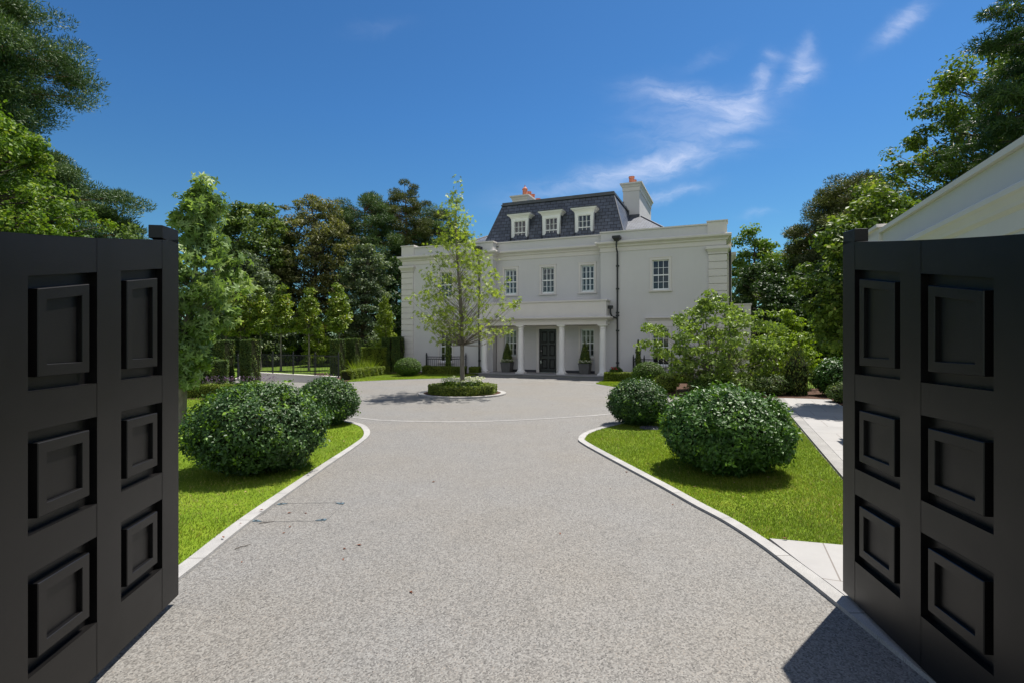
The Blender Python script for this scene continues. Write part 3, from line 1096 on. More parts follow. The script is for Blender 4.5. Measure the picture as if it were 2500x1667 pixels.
sheet('bed_3', [[(5.1, 17.55), (5.8, 17.35), (8.3, 16.7), (9.8, 16.15), (9.1, 14.3), (9.6, 14.1), (11.6, 16.0), (12.5, 19.5), (9.5, 21.0), (6.5, 22.0), (5.75, 19.2), (5.0, 18.7)]], 0.030, M['soil'], skirt=0.03)
sheet('bed_4', [[(-7.2, 23.9), (-6.6, 29.6), (-8.0, 31.5), (-11.5, 29.5), (-8.6, 25.9), (-8.05, 22.9)]], 0.020, M['soil'], skirt=0.02)
sheet('bed_5', [[(-8.2, 15.9), (-8.5, 17.2), (-12.3, 21.2), (-12.8, 24.0), (-15.5, 24.5), (-15.0, 15.5), (-10.2, 16.2)]], 0.030, M['soil'], skirt=0.03)
# island in the turning circle
IX, IY = -1.70, 18.0
circ = lambda r, n=40: [(IX + r * math.cos(2 * math.pi * k / n), IY + r * math.sin(2 * math.pi * k / n)) for k in range(n)]
sheet('island_soil', [circ(1.33)], 0.05, M['soil'], skirt=0.05)
o_, i_ = circ(1.5), circ(1.32)
strip('island_kerb', (o_ + [o_[0]]), (i_ + [i_[0]]), 0.055, M['granite'], 0.055)


# grass blades on the lawns near the camera
def in_poly(px, py, poly):
    r = np.zeros(len(px), bool)
    n = len(poly)
    j = n - 1
    for i in range(n):
        xi, yi = poly[i]
        xj, yj = poly[j]
        c = ((yi > py) != (yj > py)) & (px < (xj - xi) * (py - yi) / (yj - yi + 1e-12) + xi)
        r ^= c
        j = i
    return r


def grass(name, poly, n, seed, hgt, z, near=5.0, wid=0.007):
    rng = np.random.default_rng(seed)
    P = np.array(poly)
    lo, hi = P.min(0), P.max(0)
    k = n * 6
    x = rng.uniform(lo[0], hi[0], k)
    y = rng.uniform(lo[1], hi[1], k)
    keep = in_poly(x, y, poly) & (np.abs(x / np.maximum(y, 0.5)) < 1.1) & (y > 2.5)
    keep &= rng.uniform(0, 1, k) < np.clip((near / np.maximum(y, 0.5)) ** 1.2, 0, 1)
    x, y = x[keep][:n], y[keep][:n]
    m = len(x)
    patch = 0.5 + 0.25 * np.sin(1.9 * x + 1.3 * y + seed) + 0.25 * np.sin(3.7 * y - 2.2 * x + 2)
    hh = hgt * rng.uniform(0.5, 1.25, m) * (0.75 + 0.5 * patch)
    a = rng.uniform(0, 6.28, m)
    ln = rng.normal(0, 0.45, (m, 2)) + 0.25 * np.column_stack([np.sin(2.3 * y + x), np.cos(1.7 * x - y)])
    wd = wid * rng.uniform(0.7, 1.4, m) * np.clip(y / 7, 1, 2.2)
    dx, dy = np.cos(a) * wd / 2, np.sin(a) * wd / 2
    zb = np.full(m, z)
    v0 = np.column_stack([x - dx, y - dy, zb])
    v1 = np.column_stack([x + dx, y + dy, zb])
    v2 = np.column_stack([x + ln[:, 0] * hh, y + ln[:, 1] * hh, zb + hh])
    V = np.stack([v0, v1, v2], axis=1).reshape(-1, 3)
    F = np.arange(m * 3).reshape(-1, 3)
    dry = np.clip(0.5 + 0.5 * np.sin(2.7 * x + 0.8 * y) * np.sin(1.1 * y - 1.9 * x + 1), 0, 1) * np.clip(1.25 - np.abs(y - 4.2) / 3.2, 0.12, 1)
    tint = np.clip(0.08 + 0.55 * patch + 0.4 * rng.uniform(-0.5, 0.7, m), 0, 0.93)
    tint[rng.uniform(0, 1, m) < 0.03 + 0.22 * dry] = 1.0
    o = np_mesh(name, V, F, L['grass'], None, tint)
    prop(o, 'short mown grass blades growing on the lawns', 'grass', None, 'stuff')
    return o


grass('grass', LAWN_L, 120000, 3, 0.030, 0.024)
grass('grass', LAWN_R, 120000, 5, 0.030, 0.024)
grass('grass', LW, 16000, 7, 0.04, 0.022, 30, 0.006)
grass('grass', RWL, 12000, 8, 0.04, 0.022, 30, 0.006)

# ================================================================== THE HOUSE
TH = R(22.5)
CT, STH = math.cos(TH), math.sin(TH)
HX, HY = CT * -9.1 + STH * 26.5, STH * 9.1 + CT * 26.5


def hw(lu, lv):
    """house plan (along facade, back) -> world"""
    return (HX + CT * lu + STH * lv, HY - STH * lu + CT * lv)


house = thing('house', 'white rendered two storey mansion with slate mansard roof and columned porch', 'house', (HX, HY, 0), -TH)
HWD, WI, RC, HD, ZT = 8.95, 3.03, 0.55, 12.0, 7.30
UP_W = (4.30, 5.78, 0.80)
GR_W = (0.62, 2.39, 0.80)
CU_W = (4.38, 5.82, 0.72)
CG_W = (0.95, 2.45, 0.72)
REV = 0.14


def wall_front(mb, x0, x1, y, z0, z1, ops):
    xs = sorted({x0, x1, *[o[0] for o in ops], *[o[1] for o in ops]})
    zs = sorted({z0, z1, *[o[2] for o in ops], *[o[3] for o in ops]})
    for i in range(len(xs) - 1):
        for j in range(len(zs) - 1):
            mx_, mz_ = (xs[i] + xs[i + 1]) / 2, (zs[j] + zs[j + 1]) / 2
            if any(o[0] < mx_ < o[1] and o[2] < mz_ < o[3] for o in ops):
                continue
            mb.face([(xs[i], y, zs[j]), (xs[i + 1], y, zs[j]), (xs[i + 1], y, zs[j + 1]), (xs[i], y, zs[j + 1])])
    for a, b, c, d in ops:
        mb.face([(a, y, c), (a, y, d), (a, y + REV, d), (a, y + REV, c)])
        mb.face([(b, y, c), (b, y + REV, c), (b, y + REV, d), (b, y, d)])
        mb.face([(a, y, c), (a, y + REV, c), (b, y + REV, c), (b, y, c)])
        mb.face([(a, y, d), (b, y, d), (b, y + REV, d), (a, y + REV, d)])


def op(cx, w):
    return (cx - w[2] / 2, cx + w[2] / 2, w[0], w[1])


mb = MB()
for sgn in (-1, 1):
    ops = [op(6.0 * sgn, UP_W), op(6.0 * sgn, GR_W)]
    wall_front(mb, min(sgn * WI, sgn * HWD), max(sgn * WI, sgn * HWD), 0, 0, ZT, ops)
    mb.face([(sgn * WI, 0, 0), (sgn * WI, RC, 0), (sgn * WI, RC, ZT), (sgn * WI, 0, ZT)])
    mb.face([(sgn * HWD, 0, 0), (sgn * HWD, HD, 0), (sgn * HWD, HD, ZT), (sgn * HWD, 0, ZT)])
DOOR = (-0.5, 0.5, 0.13, 2.47)
wall_front(mb, -WI, WI, RC, 0, ZT, [op(k, CU_W) for k in (-2.2, 0, 2.2)] + [op(k, CG_W) for k in (-2.2, 2.2)] + [DOOR])
mb.face([(-HWD, HD, 0), (HWD, HD, 0), (HWD, HD, ZT), (-HWD, HD, ZT)])
mb.build('wall', M['render'], house)
FRONT = [(-HWD, HD), (-HWD, 0), (-WI, 0), (-WI, RC), (WI, RC), (WI, 0), (HWD, 0), (HWD, HD)]
mb = MB()
mb.sweep(FRONT, [(-0.02, 6.32), (0.028, 6.33), (0.028, 6.52), (0.09, 6.57), (0.10, 6.63), (0.20, 6.70), (0.25, 6.72), (0.26, 6.80), (0.24, 6.83), (-0.02, 6.86)])
mb.build('cornice', M['trim'], house)
mb = MB()
mb.sweep(FRONT, [(-0.30, 7.302), (0.05, 7.302), (0.05, 7.37), (-0.30, 7.395)])
mb.build('coping', M['trim'], house)
mb = MB()
mb.sweep(FRONT, [(-0.30, 6.5), (-0.30, 7.30), (-0.302, 7.30), (-0.302, 6.5)])
mb.build('parapet_back', M['render'], house)
for sgn in (-1, 1):
    mb = MB()
    a, b = sorted((sgn * 8.15, sgn * 9.01))
    mb.box(a, b, -0.06, 0.75, 6.862, 7.42)
    a, b = sorted((sgn * 8.11, sgn * 9.05))
    mb.box(a, b, -0.10, 0.79, 7.422, 7.48)
    mb.build('parapet_block', M['trim'], house)
    mb = MB()
    a, b = sorted((sgn * 8.20, sgn * 9.01))
    for k in range(17):
        mb.box(a, b, -0.065, 0.72, 0.02 + k * 0.346, 0.02 + k * 0.346 + 0.316)
    for e, z0, z1 in ((-0.045, 0.0, 5.9), (0.03, 5.905, 5.965)):
        mb.box(a - e, b + e, -0.065 - e, 0.72 + e, z0, z1)
    mb.hexa([(a - 0.01, -0.075, 5.97), (b + 0.01, -0.075, 5.97), (b + 0.01, 0.73, 5.97), (a - 0.01, 0.73, 5.97)], [(a - 0.11, -0.175, 6.13), (b + 0.11, -0.175, 6.13), (b + 0.11, 0.83, 6.13), (a - 0.11, 0.83, 6.13)])
    mb.box(a - 0.13, b + 0.13, -0.195, 0.85, 6.132, 6.20)
    mb.box(a - 0.10, b + 0.10, -0.165, 0.82, 6.202, 6.27)
    mb.build('corner_pilaster', M['trim'], house)
# buttress pilaster and low wing on the sunny side
mb = MB()
mb.box(8.9, 9.22, 2.2, 3.1, 0, 5.9)
mb.hexa([(8.9, 2.19, 5.9), (9.23, 2.19, 5.9), (9.23, 3.11, 5.9), (8.9, 3.11, 5.9)], [(8.9, 2.05, 6.12), (9.40, 2.05, 6.12), (9.40, 3.25, 6.12), (8.9, 3.25, 6.12)])
mb.box(8.9, 9.42, 2.03, 3.27, 6.122, 6.27)
mb.build('side_pilaster', M['trim'], house)
mb = MB()
mb.box(8.9, 10.15, 3.6, 9.0, 0, 3.70)
mb.box(8.9, 10.20, 3.55, 9.05, 3.702, 3.77)
mb.box(8.9, 10.30, 3.45, 9.1, 2.86, 2.96)
mb.build('side_wing', M['render'], house)


def window(cx, y, w, shutters, head=False, parent=None, arch=True, sill=True):
    """sash window: joinery, panes, room, shutters and stone surround"""
    z0, z1, ww = w
    x0, x1 = cx - ww / 2, cx + ww / 2
    parent = parent or house
    yf = y + 0.075
    f = MB()
    t = 0.045
    f.box(x0, x0 + t, yf, yf + 0.07, z0, z1)
    f.box(x1 - t, x1, yf, yf + 0.07, z0, z1)
    f.box(x0 + t, x1 - t, yf, yf + 0.07, z1 - t, z1)
    f.box(x0 + t, x1 - t, yf, yf + 0.07, z0, z0 + 0.085)
    zm = (z0 + z1) / 2 + 0.01
    f.box(x0 + t, x1 - t, yf + 0.01, yf + 0.06, zm - 0.028, zm + 0.028)
    a, b = x0 + t, x1 - t
    lo, hi = z0 + 0.085, z1 - t
    for k in (1, 2):
        xx = a + (b - a) * k / 3
        f.box(xx - 0.011, xx + 0.011, yf + 0.016, yf + 0.05, lo, zm - 0.028)
        f.box(xx - 0.011, xx + 0.011, yf + 0.016, yf + 0.05, zm + 0.028, hi)
    for q0, q1 in ((lo, zm - 0.028), (zm + 0.028, hi)):
        zz = (q0 + q1) / 2
        f.box(a, b, yf + 0.0185, yf + 0.0475, zz - 0.010, zz + 0.010)
    fo = f.build('window', M['white'], parent)
    g = MB()
    g.face([(a - 0.01, yf + 0.034, lo - 0.01), (b + 0.01, yf + 0.034, lo - 0.01), (b + 0.01, yf + 0.034, hi + 0.01), (a - 0.01, yf + 0.034, hi + 0.01)])
    g.build('pane', M['glass'], fo)
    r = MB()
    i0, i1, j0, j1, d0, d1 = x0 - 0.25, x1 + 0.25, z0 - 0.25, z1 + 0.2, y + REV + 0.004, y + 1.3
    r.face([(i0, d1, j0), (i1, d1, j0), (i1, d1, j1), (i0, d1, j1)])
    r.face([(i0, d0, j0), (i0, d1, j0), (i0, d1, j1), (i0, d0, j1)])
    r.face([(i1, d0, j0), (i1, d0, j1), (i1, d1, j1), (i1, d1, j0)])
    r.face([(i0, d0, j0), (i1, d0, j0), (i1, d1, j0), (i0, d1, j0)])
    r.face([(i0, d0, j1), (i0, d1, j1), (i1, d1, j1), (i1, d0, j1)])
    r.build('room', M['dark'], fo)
    if shutters:
        s = MB()
        ys = yf + 0.10
        n = 3
        pw = (b - a) / n
        for k in range(n):
            p0, p1 = a + pw * k + 0.004, a + pw * (k + 1) - 0.004
            e = 0.036
            s.box(p0, p0 + e, ys, ys + 0.028, lo, hi)
            s.box(p1 - e, p1, ys, ys + 0.028, lo, hi)
            for q in (lo, zm - 0.03, hi - 0.05):
                s.box(p0 + e, p1 - e, ys + 0.002, ys + 0.026, q, q + 0.05)
            z = lo + 0.075
            while z < hi - 0.07:
                if abs(z - zm) > 0.06:
                    s.face([(p0 + e, ys + 0.002, z), (p1 - e, ys + 0.002, z), (p1 - e, ys + 0.03, z + 0.006), (p0 + e, ys + 0.03, z + 0.006)])
                z += 0.052
        s.build('shutter', M['white'], fo)
    if arch:
        m = MB()
        e = 0.115
        y1, y2 = y - 0.035, y + 0.02
        m.box(x0 - e, x0 - 0.002, y1, y2, z0, z1 + e)
        m.box(x1 + 0.002, x1 + e, y1, y2, z0, z1 + e)
        m.box(x0 - 0.002, x1 + 0.002, y1, y2, z1 + 0.002, z1 + e)
        m.box(x0 - e - 0.02, x1 + e + 0.02, y1 - 0.018, y2, z1 + e + 0.001, z1 + e + 0.035)
        m.build('architrave', M['trim'], fo)
    if sill:
        m = MB()
        m.box(x0 - 0.15, x1 + 0.15, y - 0.09, y + 0.072, z0 - 0.075, z0 - 0.002)
        m.build('sill', M['trim'], fo)
    if head:
        m = MB()
        e = 0.16
        m.box(x0 - e, x1 + e, y - 0.03, y + 0.02, z1 + 0.155, z1 + 0.42)
        m.sweep([(x0 - e, y + 0.02), (x0 - e, y), (x1 + e, y), (x1 + e, y + 0.02)], [(-0.0, z1 + 0.425), (0.06, z1 + 0.44), (0.08, z1 + 0.50), (0.16, z1 + 0.53), (0.16, z1 + 0.58), (0.0, z1 + 0.60)])
        m.build('door_head', M['trim'], fo).name = 'window_hood'
    return fo


for sgn in (-1, 1):
    window(6.0 * sgn, 0, UP_W, False)
    window(6.0 * sgn, 0, GR_W, False, head=True)
for k in (-2.2, 0, 2.2):
    window(k, RC, CU_W, True)
for k in (-2.2, 2.2):
    window(k, RC, CG_W, True)

# front door
mb = MB()
yd = RC + 0.09
a, b, c, d = DOOR
PN = [(-0.38, -0.06, 1.72, 2.32), (0.06, 0.38, 1.72, 2.32), (-0.38, -0.06, 1.02, 1.62), (0.06, 0.38, 1.02, 1.62), (-0.38, -0.06, 0.33, 0.86), (0.06, 0.38, 0.33, 0.86)]
REVs = REV
wall_ = MB()
xs = sorted({-0.44, 0.44, *[p[0] for p in PN], *[p[1] for p in PN]})
zs = sorted({0.14, 2.42, *[p[2] for p in PN], *[p[3] for p in PN]})
for i in range(len(xs) - 1):
    for j in range(len(zs) - 1):
        q, w_ = (xs[i] + xs[i + 1]) / 2, (zs[j] + zs[j + 1]) / 2
        if any(p[0] < q < p[1] and p[2] < w_ < p[3] for p in PN):
            continue
        mb.face([(xs[i], yd, zs[j]), (xs[i + 1], yd, zs[j]), (xs[i + 1], yd, zs[j + 1]), (xs[i], yd, zs[j + 1])])
for p in PN:
    x0, x1, z0, z1 = p
    q = 0.03
    A = [(x0, z0), (x1, z0), (x1, z1), (x0, z1)]
    B = [(x0 + q, z0 + q), (x1 - q, z0 + q), (x1 - q, z1 - q), (x0 + q, z1 - q)]
    Cc = [(x0 + 2 * q, z0 + 2 * q), (x1 - 2 * q, z0 + 2 * q), (x1 - 2 * q, z1 - 2 * q), (x0 + 2 * q, z1 - 2 * q)]
    for k in range(4):
        j = (k + 1) % 4
        mb.face([(A[k][0], yd, A[k][1]), (A[j][0], yd, A[j][1]), (B[j][0], yd + 0.025, B[j][1]), (B[k][0], yd + 0.025, B[k][1])])
        mb.face([(B[k][0], yd + 0.025, B[k][1]), (B[j][0], yd + 0.025, B[j][1]), (Cc[j][0], yd + 0.006, Cc[j][1]), (Cc[k][0], yd + 0.006, Cc[k][1])])
    mb.face([(x_, yd + 0.006, z_) for x_, z_ in Cc])
door = mb.build('front_door', M['door'], house)
mb = MB()
mb.box(-0.5, -0.442, RC + 0.06, RC + 0.15, 0.13, 2.47)
mb.box(0.442, 0.5, RC + 0.06, RC + 0.15, 0.13, 2.47)
mb.box(-0.442, 0.442, RC + 0.06, RC + 0.15, 2.422, 2.47)
mb.build('door_lining', M['door'], door)
mb = MB()
e = 0.15
mb.box(-0.5 - e, -0.502, RC - 0.045, RC + 0.02, 0.13, 2.47 + e)
mb.box(0.502, 0.5 + e, RC - 0.045, RC + 0.02, 0.13, 2.47 + e)
mb.box(-0.502, 0.502, RC - 0.045, RC + 0.02, 2.472, 2.47 + e)
mb.build('door_surround', M['trim'], house)
mb = MB()
mb.lathe([(0.001, 0), (0.03, 0.002), (0.03, 0.03), (0.001, 0.045)], 0, 0, 10)
mb.v = [(vx - 0.41, yd - vz, vy + 1.30) for vx, vy, vz in mb.v]
mb.build('door_knob', M['steel'], door)
mb = MB()
mb.box(-0.43, -0.395, yd - 0.035, yd - 0.002, 0.62, 0.78)
mb.build('door_pull', M['steel'], door)
mb = MB()
mb.box(-0.44, 0.44, RC - 0.015, RC + 0.10, 0.131, 0.139)
mb.build('threshold', M['steel'], door)

# porch
mb = MB()
mb.box(-3.78, 3.78, -1.30, RC - 0.02, 0.0, 0.128)
mb.box(-3.84, 3.84, -1.36, RC - 0.02, 0.085, 0.13)
mb.build('porch_step', M['step'], house)
for x0, x1, y_ in ((-3.0, -0.66, RC - 0.012), (0.66, 3.0, RC - 0.012)):
    mb = MB()
    mb.box(x0, x1, y_, RC + 0.02, 0.131, 0.27)
    mb.build('plinth_band', M['plinth'], house)
mb = MB()
PX, PY = 3.48, -0.78
mb.box(-PX, PX, PY, -0.003, 2.64, 3.80)
mb.box(-3.02, 3.02, -0.003, RC - 0.003, 2.655, 3.79)
mb.sweep([(-PX, -0.003), (-PX, PY), (PX, PY), (PX, -0.003)], [(-0.02, 2.80), (0.03, 2.81), (0.05, 2.86), (0.13, 2.90), (0.22, 2.94), (0.25, 3.00), (0.23, 3.03), (-0.02, 3.06)])
mb.sweep([(-PX, -0.003), (-PX, PY), (PX, PY), (PX, -0.003)], [(-0.28, 3.802), (0.055, 3.802), (0.055, 3.87), (-0.28, 3.89)])
portico = mb.build('portico', M['trim'], house)
for lu in (-3.28, -1.13, 1.13, 3.26):
    mb = MB()
    q = 0.23
    cyc = -0.55
    mb.box(lu - q, lu + q, cyc - q, cyc + q, 0.131, 0.19)
    mb.lathe([(0.215, 0.191), (0.232, 0.215), (0.232, 0.235), (0.205, 0.262), (0.19, 0.268), (0.195, 0.285), (0.19, 0.30), (0.172, 0.33), (0.169, 0.6), (0.168, 1.0), (0.162, 1.6), (0.150, 2.2), (0.142, 2.41),
              (0.158, 2.425), (0.158, 2.45), (0.143, 2.46), (0.143, 2.50), (0.16, 2.52), (0.20, 2.57), (0.205, 2.585)], lu, cyc, 28)
    mb.box(lu - 0.215, lu + 0.215, cyc - 0.215, cyc + 0.215, 2.586, 2.639)
    o = mb.build('column', M['col'], portico, smooth=True)
for sgn in (-1, 1):
    mb = MB()
    a, b = sorted((sgn * 2.62, sgn * 2.98))
    mb.box(a, b, RC - 0.10, RC - 0.003, 0.131, 2.64)
    mb.build('respond', M['trim'], portico)

# rainwater pipes
for lu, sg in ((-3.84, -1), (3.90, 1)):
    mb = MB()
    mb.tube([(lu, -0.085, 0.05), (lu, -0.085, 6.2), (lu, -0.10, 6.28), (lu, -0.315, 6.42), (lu, -0.33, 6.5), (lu, -0.33, 6.80)], 0.042, 10)
    for z in (0.7, 2.3, 3.05, 3.2, 4.4, 5.55):
        mb.lathe([(0.054, z), (0.054, z + 0.07)], lu, -0.085, 10)
        mb.box(lu - 0.085, lu + 0.085, -0.05, -0.002, z + 0.01, z + 0.07)
    pipe = mb.build('downpipe', M['black'], house)
    mb = MB()
    mb.hexa([(lu - 0.10, -0.40, 6.80), (lu + 0.10, -0.40, 6.80), (lu + 0.10, -0.22, 6.80), (lu - 0.10, -0.22, 6.80)], [(lu - 0.17, -0.44, 6.93), (lu + 0.17, -0.44, 6.93), (lu + 0.17, -0.06, 6.93), (lu - 0.17, -0.06, 6.93)])
    mb.box(lu - 0.20, lu + 0.20, -0.46, -0.055, 6.932, 7.05)
    mb.build('hopper', M['black'], pipe)
mb = MB()
mb.tube([(3.60, -0.35, 3.42), (3.60, -0.35, 3.22), (3.66, -0.30, 3.05), (3.80, -0.15, 2.98), (3.89, -0.09, 2.96)], 0.045, 8)
mb.box(3.50, 3.72, -0.46, -0.24, 3.42, 3.58)
mb.build('porch_drain', M['black'], house)
mb = MB()
mb.tube([(9.14, 0.95, 0.05), (9.14, 0.95, 6.2)], 0.05, 8)
mb.tube([(9.66, 3.50, 3.22), (9.66, 3.47, 3.10), (9.25, 3.45, 2.9), (9.05, 3.40, 2.85)], 0.055, 8)
mb.box(9.54, 9.78, 3.36, 3.598, 3.22, 3.42)
mb.build('side_drain', M['black'], house)


# roofs
def slope(mb, a, b, c, d):
    """slated face a-b along the eaves, c above b, d above a; uv in metres"""
    A, B_, C_, D_ = (Vector(p) for p in (a, b, c, d))
    ex = (B_ - A).normalized()
    n = ex.cross(D_ - A).normalized()
    ey = n.cross(ex)
    mb.face([a, b, c, d], uv=[((p - A).dot(ex) + 50, (p - A).dot(ey) + 50) for p in (A, B_, C_, D_)])


mb = MB()
zb, zt_ = 6.9, 9.80
xb, xt, fb, ft, bb_, bt = 4.19, 3.30, 0.79, 2.0, 10.9, 9.7
slope(mb, (-xb, fb, zb), (xb, fb, zb), (xt, ft, zt_), (-xt, ft, zt_))
slope(mb, (xb, fb, zb), (xb, bb_, zb), (xt, bt, zt_), (xt, ft, zt_))
slope(mb, (-xb, bb_, zb), (-xb, fb, zb), (-xt, ft, zt_), (-xt, bt, zt_))
slope(mb, (xb, bb_, zb), (-xb, bb_, zb), (-xt, bt, zt_), (xt, bt, zt_))
roof = mb.build('roof', M['slate'], house)
mb = MB()
mb.box(-xt - 0.07, xt + 0.07, ft - 0.08, bt + 0.08, zt_ - 0.02, zt_ + 0.05)
mb.box(-xt - 0.02, xt + 0.02, ft - 0.02, bt + 0.02, zt_ + 0.052, zt_ + 0.17)
mb.build('lead_rim', M['lead'], roof)
for sx in (-1, 1):
    mb = MB()
    mb.tube([(sx * xb, fb, zb), (sx * (xt + 0.01), ft, zt_ - 0.03)], 0.035, 6)
    mb.build('hip_roll', M['lead'], roof)
for sx in (-1, 1):
    mb = MB()
    A, B_ = (sx * 4.15, 6.0, 9.38), (sx * 4.15, 9.6, 9.38)
    f0, f1 = (sx * 2.9, 0.42, 7.1), (sx * 6.62, 0.42, 7.1)
    r1, r0 = (sx * 6.9, 10.5, 7.1), (sx * 2.9, 6.0, 9.38)
    if sx > 0:
        slope(mb, f0, f1, A, r0)
        slope(mb, f1, r1, B_, A)
    else:
        slope(mb, f1, f0, r0, A)
        slope(mb, r1, f1, A, B_)
    wr = mb.build('wing_roof', M['slate'], house)
    mb = MB()
    mb.tube([(sx * 6.62, 0.42, 7.12), (sx * 4.15, 6.0, 9.40)], 0.05, 6)
    mb.build('hip_roll', M['lead'], wr)

# dormers
for k in (-1.87, 0.0, 1.87):
    y0 = 1.12
    W2, zl, zh = 0.53, 7.05, 9.05
    mb = MB()
    yb = lambda z: fb + (ft - fb) * (z - zb) / (zt_ - zb) + 0.05
    for sx in (-1, 1):
        xx = k + sx * (W2 - 0.01)
        slope(mb, (xx, y0 + 0.02, zl), (xx, yb(zl), zl), (xx, yb(zh - 0.15), zh - 0.15), (xx, y0 + 0.02, zh - 0.15))
    dm = mb.build('dormer', M['slate'], house)
    mb = MB()
    mb.box(k - W2, k - 0.37, y0, y0 + 0.10, zl, 8.78)
    mb.box(k + 0.37, k + W2, y0, y0 + 0.10, zl, 8.78)
    mb.box(k - 0.37, k + 0.37, y0, y0 + 0.10, 8.62, 8.78)
    mb.box(k - 0.37, k + 0.37, y0, y0 + 0.10, zl, 7.25)
    mb.build('dormer_front', M['white'], dm)
    mb = MB()
    back = yb(9.0)
    mb.sweep([(k - W2, back), (k - W2, y0), (k + W2, y0), (k + W2, back)], [(-0.02, 8.74), (0.02, 8.78), (0.05, 8.84), (0.14, 8.92), (0.18, 8.94), (0.18, 8.985), (-0.02, 8.99)])
    mb.build('dormer_cornice', M['white'], dm)
    mb = MB()
    mb.box(k - W2 - 0.20, k + W2 + 0.20, y0 - 0.20, back + 0.1, 8.992, 9.035)
    mb.build('dormer_lead', M['lead'], dm)
    # joinery of the dormer kept as a sub-part chain: sash, pane, room and shutter under the dormer
    f = MB()
    t_, x0, x1, z0, z1, yf = 0.04, k - 0.37, k + 0.37, 7.25, 8.62, y0 + 0.03
    zm = 7.95
    f.box(x0, x0 + t_, yf, yf + 0.06, z0, z1)
    f.box(x1 - t_, x1, yf, yf + 0.06, z0, z1)
    f.box(x0 + t_, x1 - t_, yf, yf + 0.06, z1 - t_, z1)
    f.box(x0 + t_, x1 - t_, yf, yf + 0.06, z0, z0 + 0.07)
    f.box(x0 + t_, x1 - t_, yf + 0.006, yf + 0.055, zm - 0.025, zm + 0.025)
    a, b, lo, hi = x0 + t_, x1 - t_, z0 + 0.07, z1 - t_
    for q in (1, 2):
        xx = a + (b - a) * q / 3
        f.box(xx - 0.011, xx + 0.011, yf + 0.014, yf + 0.045, lo, zm - 0.025)
        f.box(xx - 0.011, xx + 0.011, yf + 0.014, yf + 0.045, zm + 0.025, hi)
    for q0, q1 in ((lo, zm - 0.025), (zm + 0.025, hi)):
        zz = (q0 + q1) / 2
        f.box(a, b, yf + 0.0165, yf + 0.0425, zz - 0.01, zz + 0.01)
    f.build('sash', M['white'], dm)
    g = MB()
    g.face([(a - 0.01, yf + 0.03, lo - 0.01), (b + 0.01, yf + 0.03, lo - 0.01), (b + 0.01, yf + 0.03, hi + 0.01), (a - 0.01, yf + 0.03, hi + 0.01)])
    g.build('pane', M['glass'], dm)
    s = MB()
    pw = (b - a) / 3
    ys = yf + 0.09
    for q in range(3):
        p0, p1, e = a + pw * q + 0.004, a + pw * (q + 1) - 0.004, 0.034
        s.box(p0, p0 + e, ys, ys + 0.025, lo, hi)
        s.box(p1 - e, p1, ys, ys + 0.025, lo, hi)
        z = lo + 0.02
        while z < hi - 0.03:
            s.face([(p0 + e, ys, z), (p1 - e, ys, z), (p1 - e, ys + 0.03, z + 0.006), (p0 + e, ys + 0.03, z + 0.006)])
            z += 0.052
    s.build('shutter', M['white'], dm)
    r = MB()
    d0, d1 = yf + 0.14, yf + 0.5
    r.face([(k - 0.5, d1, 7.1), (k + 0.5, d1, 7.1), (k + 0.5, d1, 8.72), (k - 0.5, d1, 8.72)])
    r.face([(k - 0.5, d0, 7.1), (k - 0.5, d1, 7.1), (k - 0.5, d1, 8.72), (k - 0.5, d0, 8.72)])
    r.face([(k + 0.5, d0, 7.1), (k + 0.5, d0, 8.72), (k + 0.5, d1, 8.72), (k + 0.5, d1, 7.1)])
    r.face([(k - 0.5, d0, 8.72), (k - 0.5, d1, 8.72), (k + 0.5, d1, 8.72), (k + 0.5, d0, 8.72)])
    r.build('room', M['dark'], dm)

# chimneys
for x0, x1, pots in ((3.05, 4.05, (6.75, 7.5, 8.2)), (-4.30, -3.28, (6.65, 7.4, 8.1, 9.3, 9.9, 10.5))):
    mb = MB()
    y0, y1 = 6.0, 11.1
    mb.box(x0, x1, y0, y1, 6.8, 11.22)
    ch = mb.build('chimney', M['render'], house)
    mb = MB()
    mb.sweep([(x0, y1), (x0, y0), (x1, y0), (x1, y1)], [(-0.02, 11.0), (0.03, 11.01), (0.03, 11.22), (0.06, 11.25), (0.10, 11.36), (0.17, 11.42), (0.17, 11.50), (-0.02, 11.53)])
    mb.box(x0, x1, y0, y1, 11.222, 11.55)
    mb.build('chimney_cap', M['trim'], ch)
    for q, yy in enumerate(pots):
        mb = MB()
        xx = x0 + 0.40 if x0 > 0 else x0 + 0.62
        mb.lathe([(0.19, 11.50), (0.185, 11.60), (0.165, 11.66), (0.16, 12.0), (0.19, 12.03), (0.19, 12.10), (0.14, 12.10), (0.14, 11.9)], xx, yy, 16, cap=False)
        if x0 < 0 and q == 0:
            mb.lathe([(0.16, 12.1), (0.10, 12.2), (0.03, 12.25), (0.03, 12.36), (0.001, 12.38)], xx, yy, 10)
        mb.build('chimney_pot', M['terracotta'], ch, smooth=True)
    mb = MB()
    if x0 > 0:
        for q in range(4):
            mb.box(x1 - 0.62 - q * 0.16, x1 - 0.46 - q * 0.16 if q else x1 + 0.01, y0 - 0.012, y0 - 0.002, 9.0 + 0.0 * q, 9.55 + q * 0.28)
        mb.build('flashing', M['lead'], ch)

